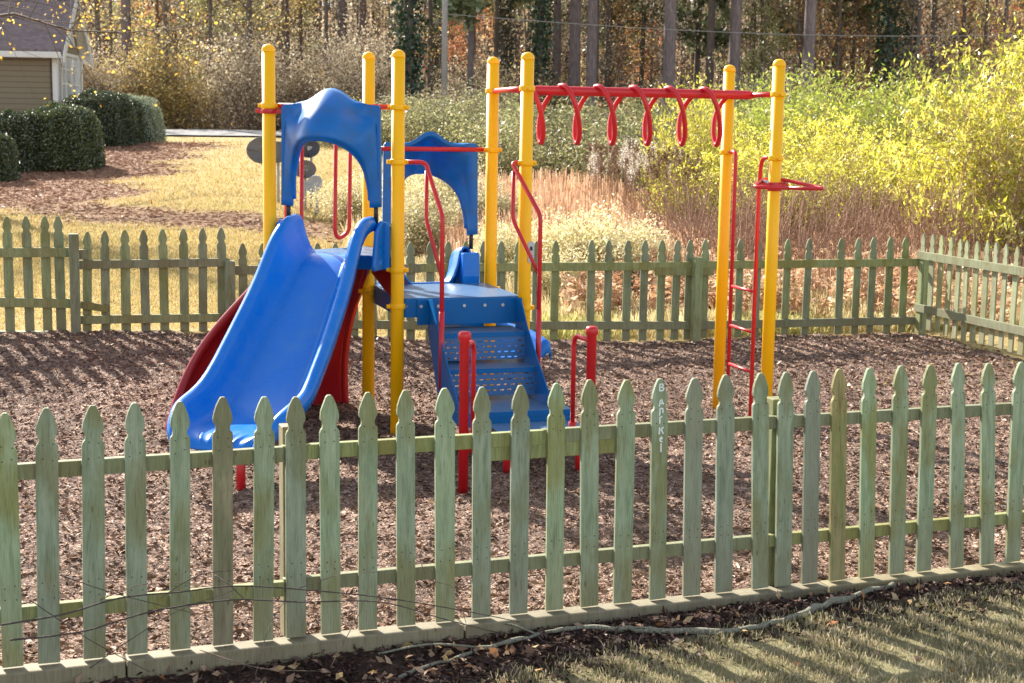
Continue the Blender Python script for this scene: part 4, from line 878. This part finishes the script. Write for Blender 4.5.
hedge('hedge block at the left picture edge, lowest of the row', hx(-6,33), 33.2, .75, 1., 1.0, 0, None, 14000)
hedge('long rounded hedge farther up the bank under the gable window', hx(94,43.5), 44, 2.1, 2.4, 1.55)
hedge('rounded end hedge at the right of the bank by the road', hx(118,46), 46.6, 1.3, 1.6, 1.40, 0, None, 26000)
hedge('pale variegated hedge behind the far clipped hedge', hx(104,49), 50., 3.4, 1.2, 1.55, 0, M['lf_white'], 24000)

# --- house
M['siding'],n,b = newmat('tan_lap_siding'); tc = n.nodes.new('ShaderNodeTexCoord'); sp = n.nodes.new('ShaderNodeSeparateXYZ'); n.links.new(tc.outputs['Object'], sp.inputs[0])
fr_ = math_(n,'FRACT',math_(n,'MULTIPLY',sp.outputs[2],5.6)); tt_ = noise(n,3,4); n.links.new(mixc(n,math_(n,'MULTIPLY',tt_.outputs[0],.5),(.27,.225,.15),(.20,.165,.11)), b.inputs['Base Color'])
rr_ = ramp(n,[(.35,.35,.35),(1,1,1)],[0,.16]); n.links.new(fr_, rr_.inputs[0]); n.links.new(mixc(n,1.,b.inputs['Base Color'].links[0].from_socket, rr_.outputs[0],'MULTIPLY'), b.inputs['Base Color']); bump(n,b,fr_,1.,.04); b.inputs['Roughness'].default_value = .7
M['shingle'],n,b = newmat('roof_shingles'); tc = n.nodes.new('ShaderNodeTexCoord'); br = n.nodes.new('ShaderNodeTexBrick'); br.inputs['Scale'].default_value = 3.; br.inputs['Color1'].default_value = (.16,.12,.12,1); br.inputs['Color2'].default_value = (.22,.17,.165,1); br.inputs['Mortar'].default_value = (.08,.06,.06,1); br.inputs['Mortar Size'].default_value = .01
n.links.new(tc.outputs['Object'], br.inputs['Vector']); n.links.new(br.outputs[0], b.inputs['Base Color']); b.inputs['Roughness'].default_value = .9
M['glass'],n,b = newmat('window_glass'); b.inputs['Base Color'].default_value = (.50,.54,.58,1); b.inputs['Roughness'].default_value = .08; b.inputs['Specular IOR Level'].default_value = .8
hc = Vector((hx(56,50),50,0)); gd = Vector((-.11,1,0)).normalized(); fd = Vector((-1,-.11,0)).normalized(); up = Vector((0,0,1))
gw = 4.7; hang_ = math.atan2(-fd.y,-fd.x)
HS = tag(root('house',(hc.x,hc.y,H(hc.x,50)-.15)), 'tan sided house with brown shingle roof and white gable trim at the upper left', 'house'); hz0 = HS.location.z
eave = 4.72-hz0; rdg = 6.5-hz0; O0 = Vector((0,0,0)); O1 = gd*gw; OM = gd*gw/2; LW = fd*16
mb = MB(); mb.prism([O0, LW, LW+up*eave, O0+up*eave], gd*.15)
gpts = [O0-up*.0, O1, O1+up*eave, OM+up*rdg, O0+up*eave]; mb.prism([p+fd*.004 for p in gpts], fd*.15); mb.build('wall', M['siding'], HS)
ro = up*.10; ov = .45; slope = (rdg-eave)/(gw/2)
f0 = O0-gd*ov-up*ov*slope; k0 = O1+gd*ov-up*ov*slope
rf = MB()
for pa_,pb_ in ((f0,OM+up*rdg*1.0),(k0,OM+up*rdg)):
    a_ = pa_-fd*.35; b2 = pb_*1.-fd*.35+Vector((0,0,0)); a_ = Vector((a_.x,a_.y,pa_.z if pa_.z else 0)); 
for base_ in (f0,k0):
    e1 = base_+up*eave-fd*.35; e2_ = base_+up*eave+fd*16.3; r1 = OM+up*rdg-fd*.35; r2 = OM+up*rdg+fd*16.3
    rf.prism([e1+ro,e2_+ro,r2+ro,r1+ro], up*.09)
roof = rf.build('roof', M['shingle'], HS)
for base_ in (f0,k0):
    mb = MB(); e1 = base_+up*eave-fd*.36; r1 = OM+up*rdg-fd*.36; mb.prism([e1+up*.12, r1+up*.12, r1-up*.22, e1-up*.22], -fd*.05); mb.build('bargeboard', M['white'], HS)
for base_ in (f0,k0):
    e1 = base_+up*(eave-.03)-fd*.34; r1 = OM+up*(rdg-.03)-fd*.34; mb = MB(); mb.prism([e1, r1, r1+fd*.33, e1+fd*.33], -up*.03); mb.build('soffit', M['white'], HS)
mb = MB(); e1 = f0+up*(eave+.02)-fd*.3; mb.bar(e1, e1+fd*16, .2, .12); mb.build('gutter', M['white'], HS, bevel=.02)
mb = MB(); mb.bar(O0-gd*.03+up*.0-fd*.03, O0-gd*.03-fd*.03+up*eave, .16, .16); mb.build('corner_trim', M['white'], HS)
mb = MB(); mb.bar(O1-fd*.03, O1-fd*.03+up*eave, .12,.12); mb.build('corner_trim', M['white'], HS)
def gwin(y0,y1,z0,z1,cols,rows,tri=False):
    g0 = lambda y,z,o=.02: gd*y+up*z-fd*o
    mb = MB(); pts = [g0(y0,z0),g0(y1,z0),g0(y1,z1),g0(y0,z1)] if not tri else [g0(y0,z0),g0(y1,z0),g0((y0+y1)/2+.0,z1)]
    mb.prism(pts, -fd*.01); wo = mb.build('window', M['glass'], HS); fm_ = MB(); L2 = len(pts)
    for i in range(L2): fm_.bar(pts[i]-fd*.03, pts[(i+1)%L2]-fd*.03, .10 if abs((pts[i]-pts[(i+1)%L2]).z)<.1 else .10, .08)
    if not tri:
        for c_ in range(1,cols): y = y0+(y1-y0)*c_/cols; fm_.bar(g0(y,z0,.04),g0(y,z1,.04),.035,.03)
        for r_ in range(1,rows): z = z0+(z1-z0)*r_/rows; fm_.bar(g0(y0,z,.045),g0(y1,z,.045),.07 if r_==rows//2 else .03,.03)
    else:
        fm_.bar(g0((y0+y1)/2,z0,.04),g0((y0+y1)/2,z1,.04),.08,.04)
    fm_.build('frame', M['white'], wo)
gwin(.7,4.0,eave-2.0-.2,eave-.2,3,4); gwin(1.3,3.3,eave+.15,rdg-.5,2,2,True)

# --- road
mb = MB(); G = []
for i in range(61):
    x = -34+i*.62; row = []
    for y in (53.6,54.8,56,57.2,58.4): yy_ = y+.05*(x+10); row.append(Vector((x,yy_,H(x,yy_)+.06)))
    G.append(row)
mb.grid(G); m,n,b = newmat('pale_asphalt'); t = noise(n,14,5); r = ramp(n,[(.15,.15,.155),(.22,.22,.225)]); n.links.new(t.outputs[0], r.inputs[0]); n.links.new(r.outputs[0], b.inputs['Base Color']); b.inputs['Roughness'].default_value = .85
tag(mb.build('road', m), kind='structure')

# --- satellite dishes
M['dish'] = coat('grey_dish_paint', (.13,.115,.10), .5, (.12,.1,.09), .5); M['dish_l'] = coat('light_dish_paint', (.36,.36,.36), .5, (.2,.2,.2), .4); M['dish_k'] = coat('dark_dish_paint', (.04,.04,.045), .5, (.08,.08,.08), .3)
def dish(label, px, py, Y, dia, mat, ground, yaw=0., asp=.8, mast=True):
    c = Py(px,py,Y); z0 = H(c.x,Y); rt = tag(root('satellite_dish',(c.x,Y,z0)), label, 'satellite dish', None); hz = c.z-z0
    face = Vector((math.sin(yaw),-math.cos(yaw),.35)).normalized(); ax = Vector((face.y,-face.x,0)).normalized(); ay = ax.cross(face); G = []; mb = MB()
    for i in range(9):
        r_ = i/8; G.append([Vector((0,0,hz))+(ax*math.cos(a)+ay*math.sin(a)*asp)*r_*dia/2+face*(.08*r_*r_) for a in np.linspace(0,2*math.pi,33)])
    mb.grid(G); mb.build('reflector', mat, rt, solid=.012)
    mb = MB(); mb.tube([(0,.06,-.1),(0,.06,hz-.02)], .028, 10); mb.build('mast', M['dish_l'], rt)
    mb = MB(); f0_ = Vector((0,0,hz))-ay*dia*.4*asp; f1_ = Vector((0,0,hz))+face*.42-ay*.08; mb.tube([f0_,f1_],.012,8); mb.box(f1_,(.10,.06,.06)); mb.build('feed_arm', mat, rt)
    mb = MB(); mb.box((0,.03,hz),(.12,.08,.14)); mb.build('bracket', M['dish_l'], rt, bevel=.01)
dish('large brown grey satellite dish left of the tallest yellow post', 263.5,151.5, 28, .62, M['dish'], 0, .1, .85)
dish('brown grey satellite dish peeping out right of the left yellow post', 277.5,153.5, 28.6, .58, M['dish'], 0, -.2, .75)
dish('nearly black satellite dish, topmost inside the front blue hood', 310.5,150, 28, .42, M['dish_k'], 0, -.2, .85)
dish('mid grey satellite dish below the black one', 304.5,170.5, 27.6, .42, M['dish'], 0, .2, .85)
dish('light grey satellite dish, lowest of those framed by the hood', 316.5,185.5, 27.2, .36, M['dish_l'], 0, -.5, .95)
# --- utility pole and cable
up_ = tag(root('utility_pole',(px2x(444,60),60,H(px2x(444,60),60))), 'pale grey utility pole standing before the wood above the rear hood', 'utility pole')
mb = MB(); mb.tube([(0,0,-.5),(0,0,9.5)],[.13,.10],12); M['pole'] = barkmat('grey_pole_wood',(.26,.24,.22),(.40,.37,.34),8); mb.build('pole', M['pole'], up_)
mb = MB(); mb.bar((-1.1,0,6.0),(1.1,0,6.0),.10,.09); mb.build('crossarm', M['pole'], up_)
for dy,dz in ((.1,0),):
    a_ = Py(444,14,60); b2 = Py(1200,30,58); pts = [a_.lerp(b2,t)-Vector((0,0,.5*math.sin(math.pi*t))) for t in np.linspace(0,1,30)]
    mb = MB(); mb.tube(pts,.016,6); o = mb.build('overhead_cable', M['pole']); tag(o,'thin overhead cable crossing in front of the wood from the utility pole','cable')
# --- overhanging yellow leaved tree by the house
mb,(A,B,Ra,Rb),lv,iv,g = tree_mesh(31, 9.5, .20, .36, 22, 6.0, 3400, .1, up=.5, drop=.38, twigs=6)
tx_ = px2x(-95,30); rt = tag(root('overhanging_tree',(tx_,30,H(tx_,30))), 'tree with sparse yellow leaves whose branches hang across the upper left corner', 'tree'); mb.build('trunk', M['bark_d'], rt)
V,F_ = sticks(A,B,Ra,Rb); np_mesh('branches',V,F_,M['bark_d'],rt); V,F_ = leaf_geo(lv, rng.uniform(.05,.10,len(lv)), .7); M['lf_amber'] = leafmat('amber_leaves',[(.55,.30,.03),(.72,.48,.06),(.75,.58,.16)],.55); np_mesh('crown',V,F_,M['lf_amber'],rt,rnd=rng.uniform(0,1,len(lv)))

# --- dry growth beyond the back fence (stuff)
def field(n_, pxr, Yr, clump=None):
    Y = rng.uniform(*Yr, n_); px = rng.uniform(*pxr, n_); x = (px-512)/FPX*Y*1.0
    return x, Y, px
M['reed'] = leafmat('dry_reeds', [(.34,.17,.09),(.55,.33,.20),(.68,.46,.30),(.80,.62,.44)], .35, None, .03, 0)
M['blond'] = leafmat('blond_grass', [(.34,.27,.10),(.55,.44,.22),(.70,.60,.36),(.78,.70,.48)], .4, None, .03, 0)
M['fern'] = leafmat('russet_fern', [(.36,.19,.10),(.56,.34,.20),(.70,.48,.31),(.72,.58,.38)], .4, None, .03, 0)
M['weed'] = leafmat('green_weeds', [(.26,.27,.08),(.45,.42,.14),(.60,.54,.24)], .5, None, .03, 0)
# reeds
N = 44000; x,Y,px = field(N,(440,1100),(20,31)); h = rng.uniform(.7,1.25,N)*np.interp(Y,[21,31],[.9,1.75])*(1+.15*np.sin(x*1.3)); P = np.stack([x,Y,Hn(x,Y)],1); V,A_,B_ = blade_geo(P,h,rng.uniform(.010,.026,N),rng.uniform(.02,.35,N)); rr = rng.beta(2,2,N)
tag(np_mesh('reed_bed',V,np.concatenate([A_,B_]),M['reed'],rnd=np.concatenate([rr,rr])),'tall reddish brown dry reeds standing beyond the back fence','reeds',kind='stuff')
N = 170; x,Y,px = field(N,(585,695),(25.5,29)); A = np.stack([x,Y,Hn(x,Y)],1); B = A+np.stack([rng.normal(size=N)*.06,rng.normal(size=N)*.05,rng.uniform(1.5,2.0,N)],1); V1,F1 = sticks(A,B,.006,.004)
nf = N*60; ii = np.repeat(np.arange(N),60); big_ = (rng.uniform(0,1,N)<.3)[ii]; Pp = B[ii]+rng.normal(size=(nf,3))*np.where(big_[:,None],[[.03,.03,.09]],[[.010,.010,.05]]); V2,F2 = leaf_geo(Pp, rng.uniform(.02,.05,nf), .6); rr = np.where(big_,rng.uniform(.6,1,nf),rng.uniform(0,.2,nf))
V,F_,R_,Mi = merge([(V1,F1,np.zeros(len(F1)),0),(V2,F2,rr,1)]); M['cattail'] = leafmat('cattail_fluff',[(.16,.08,.04),(.5,.4,.3),(.85,.80,.72)],.3,None,.02,0)
tag(np_mesh('cattails',V,F_,[M['stem'],M['cattail']],rnd=R_,mi=Mi),'brown cattails with white bursting seed heads among the reeds','cattails',kind='stuff')
# blond grass
N = 120000; Y = 15.9+rng.gamma(1.6,3.2,N); px = rng.uniform(345,1060,N); x = (px-512)/FPX*Y; k_ = (Y<34)&(Y>BA*x+BB+.25); x,Y = x[k_],Y[k_]; N = len(x); cl = .6+.4*np.sin(x*2.3+np.sin(Y*1.7))*np.sin(Y*1.1)
P = np.stack([x,Y,Hn(x,Y)-.02],1); V,A_,B_ = blade_geo(P,rng.uniform(.25,.75,N)*cl*np.interp(Y,[16,20],[.8,1.2]),rng.uniform(.006,.014,N),rng.uniform(.2,1.1,N)); rr = rng.beta(2,2,N)
tag(np_mesh('dry_grass',V,np.concatenate([A_,B_]),M['blond'],rnd=np.concatenate([rr,rr])),'long blond dry grass beyond the middle of the back fence','dry grass',kind='stuff')
# russet ferns
N = 520; Y = rng.uniform(17,22.5,N); px = rng.uniform(560,1120,N); x = (px-512)/FPX*Y; k_ = (Y>BA*x+BB+.35)|(x>4.53+(16.8-Y)*.3); x,Y = x[k_],Y[k_]; N = len(x); P0 = np.stack([x,Y,Hn(x,Y)],1)
m_ = 42; ii = np.repeat(np.arange(N),m_); az = rng.uniform(0,6.283,N)[ii]; t = np.tile(np.linspace(.15,1,m_),N); hh = rng.uniform(.3,.8,N)[ii]; ln = rng.uniform(.25,.6,N)[ii]
cxx = np.stack([np.cos(az)*ln*t**1.5, np.sin(az)*ln*t**1.5, hh*(t-.35*t**3)*1.4],1); side_ = np.stack([-np.sin(az),np.cos(az),np.zeros(len(az))],1)*rng.choice([-1,1],len(az))[:,None]
V,F_ = leaf_geo(P0[ii]+cxx, .15*(1.15-t)+.03, .35, .2, 0, side_*1.2+rng.normal(size=(len(az),3))*.2); V1,F1 = sticks(P0,P0+np.stack([rng.normal(size=N)*.1,rng.normal(size=N)*.1,rng.uniform(.4,.9,N)],1),.006,.003)
rr = np.clip(rng.uniform(0,1,N)[ii]*.7+rng.uniform(0,.3,len(ii)),0,1); V,F_,R_,Mi = merge([(V1,F1,np.zeros(len(F1)),0),(V,F_,rr,1)])
tag(np_mesh('russet_ferns',V,F_,[M['stem'],M['fern']],rnd=R_,mi=Mi),'russet dead ferns and weeds crowding behind the right half of the back fence','ferns',kind='stuff')
# brown canes under the yellow bushes
N = 4200; x,Y,px = field(N,(680,1120),(20.5,27)); A = np.stack([x,Y,Hn(x,Y)],1); B = A+np.stack([rng.normal(size=N)*.7,rng.normal(size=N)*.6,rng.uniform(.4,1.7,N)],1); V,F_ = sticks(A,B,.009,.004)
tag(np_mesh('brown_canes',V,F_,M['stem']),'tangle of bare brown canes under the yellow bushes','canes',kind='stuff')
# green weeds along the fence foot and lawn tufts on the left
N = 5000; u = rng.uniform(-1,5.5,N); Y = BA*u+BB+rng.gamma(1.5,.35,N)+.12; k_ = np.sin(u*2.7)+rng.normal(size=N)*.5 > .2; u,Y = u[k_],Y[k_]; N = len(u); P = np.stack([u,Y,Hn(u,Y)],1); V,A_,B_ = blade_geo(P,rng.uniform(.1,.4,N),rng.uniform(.008,.02,N),rng.uniform(.3,1.2,N)); rr = rng.uniform(0,1,N)
tag(np_mesh('green_weeds',V,np.concatenate([A_,B_]),M['weed'],rnd=np.concatenate([rr,rr])),'yellow green weeds along the outer foot of the back fence','weeds',kind='stuff')
N = 110000; Y = 14+rng.gamma(1.5,7,N); px = rng.uniform(-20,470,N); x = (px-512)/FPX*Y; k_ = (Y<52)&(Y>BA*x+BB+.2)&(straw_mask(x,Y)<rng.uniform(.05,.8,N)); x,Y = x[k_],Y[k_]; N = len(x); P = np.stack([x,Y,Hn(x,Y)-.01],1); V,A_,B_ = blade_geo(P,rng.uniform(.03,.10,N)*(Y/20)**.5,rng.uniform(.006,.012,N)*(Y/16),rng.uniform(.3,1.4,N)); rr = rng.uniform(0,1,N)
M['lawnb'] = leafmat('dormant_lawn', [(.32,.22,.08),(.52,.38,.15),(.64,.50,.24),(.45,.42,.14)], .35, None, .03, 0)
tag(np_mesh('dormant_lawn',V,np.concatenate([A_,B_]),M['lawnb'],rnd=np.concatenate([rr,rr])),'golden dormant grass on the slope beyond the left back fence','grass',kind='stuff')
# cream goldenrod seed heads
gr = shrub('goldenrod_clump','x','plant','pale goldenrod clumps beyond the back fence',27,1.7,1.25,70,9000,.045,M['lf_gray'],M['twig'],.5,.50,.16,.004,.6)
spread_shrub(gr,[at(603,19.5,(1.1,1.0)),at(575,20,(1.,.9)),at(628,20.5,(.9,.8)),at(430,24,(1.1,1.2)),at(450,26,(1,1.3)),at(485,25,(1,1.0)),at(418,22,(1,.9)),at(508,20,(.8,.8)),at(560,18.6,(.8,.6)),at(350,26,(1,.7))],
 ['cream goldenrod clump showing above the fence left of the square post','cream goldenrod clump right of the stair handrail','small goldenrod clump nearest the square fence post','goldenrod clump under the rear blue hood','tall goldenrod clump seen through the rear hood','goldenrod clump between the two middle yellow posts','goldenrod clump seen left inside the rear hood','goldenrod clump just left of the plated post','low goldenrod clump close behind the fence','low goldenrod clump framed by the front hood'])

# --- fallen branches in front of the fence
M['lichen'] = barkmat('lichen_bark',(.10,.085,.06),(.36,.36,.27),45); M['dtwig'] = barkmat('dark_twig',(.04,.03,.03),(.12,.09,.08),20)
def gp(px,py,dz=.02): 
    p = Pz(px,py,-.05)
    for _ in range(4): p = Pz(px,py,H(p.x,p.y)+dz)
    return p
br_ = tag(root('fallen_branch', gp(700,630)), 'long lichen grey fallen branch lying along the edge of the grass', 'branch')
pts = smooth_path([gp(400,676),gp(460,655),gp(520,638),gp(570,628),gp(620,629),gp(680,632),gp(740,630),gp(790,618),gp(840,600),gp(893,586)],6); rl = np.linspace(.007,.018,len(pts))*(1+.22*rng.normal(size=len(pts))); pts = [p+Vector((0,rng.normal()*.007,rng.normal()*.004)) for p in pts]
def off(pl,o): return [p-o.location for p in pl]
mb = MB(); mb.tube(off(pts,br_), list(rl), 9); mb.build('stem', M['lichen'], br_)
for k,(i,dx,dy,dz) in enumerate(((8,-.45,-.10,.0),(14,-.30,.06,.01),(24,.22,-.10,.0))):
    p = pts[i]; mb = MB(); mb.tube(off(smooth_path([p,p+Vector((dx*.5,dy*.5,dz+.03)),p+Vector((dx,dy,dz*.3))],5),br_),.005,6); mb.build('side_twig', M['lichen'], br_)
def outp(px,py,o_=-.10):                # a point in the upright plane just outside the front fence
    return Pl(px,py,FA,FB+o_/math.cos(fang))
tw = [[(-20,628),(60,615),(120,598),(180,592),(240,586),(330,592),(400,600),(470,612),(520,622)],
      [(10,640),(80,632),(150,612),(230,600),(300,602),(380,602),(440,618),(500,650)],
      [(60,575),(110,592),(160,605),(215,618)],[(30,600),(90,640),(150,672)],[(90,668),(130,640),(180,610),(235,590)],
      [(215,575),(235,590),(250,612),(235,640)],[(160,598),(200,575),(245,570)],[(255,683),(262,650),(270,625),(285,600)],
      [(330,668),(345,640),(360,612),(368,590)],[(300,588),(340,575),(380,572)],[(100,600),(140,585),(190,583)],[(420,560),(430,580),(455,590),(470,640)],[(200,650),(260,668),(320,672)]]
ob = outp(250,600); bt = tag(root('fallen_branch', ob), 'thin dark arching branch with tangled twigs leaning on the foot of the pickets', 'branch')
for k,l_ in enumerate(tw):
    pp = [outp(x,y,-.11-.05*math.sin(i*1.3+k)-.12*(1-abs(2*i/(len(l_)-1)-1))) for i,(x,y) in enumerate(l_)]
    for p in pp: p.z = max(p.z, H(p.x,p.y)+.01)
    sp_l = smooth_path(pp,6); r0_ = .0042 if k < 2 else .0024
    mb = MB(); mb.tube(off(sp_l,bt), list(np.linspace(r0_,r0_*.5,len(sp_l))), 6); mb.build('stem' if k<2 else 'twig', M['dtwig'] if k<7 else M['twig'], bt)

# pine straw on the bank
N = 90000; Y = rng.uniform(23,50,N); x = rng.uniform(-17,-1,N); k_ = (straw_mask(x,Y) > rng.uniform(.15,1.,N)); x,Y = x[k_],Y[k_]; N = len(x); P = np.stack([x,Y,Hn(x,Y)+.01],1)
M['pstraw'] = leafmat('pine_straw', [(.11,.05,.03),(.24,.12,.075),(.38,.22,.15),(.48,.32,.19)], .1, None, .03, 0)
V,F_ = leaf_geo(P, rng.uniform(.05,.16,N), .2, 0, .85); tag(np_mesh('pine_straw',V,F_,M['pstraw'],rnd=rng.beta(2,2,N)),'brown pine straw litter covering the bank below the hedges','pine straw',kind='stuff')
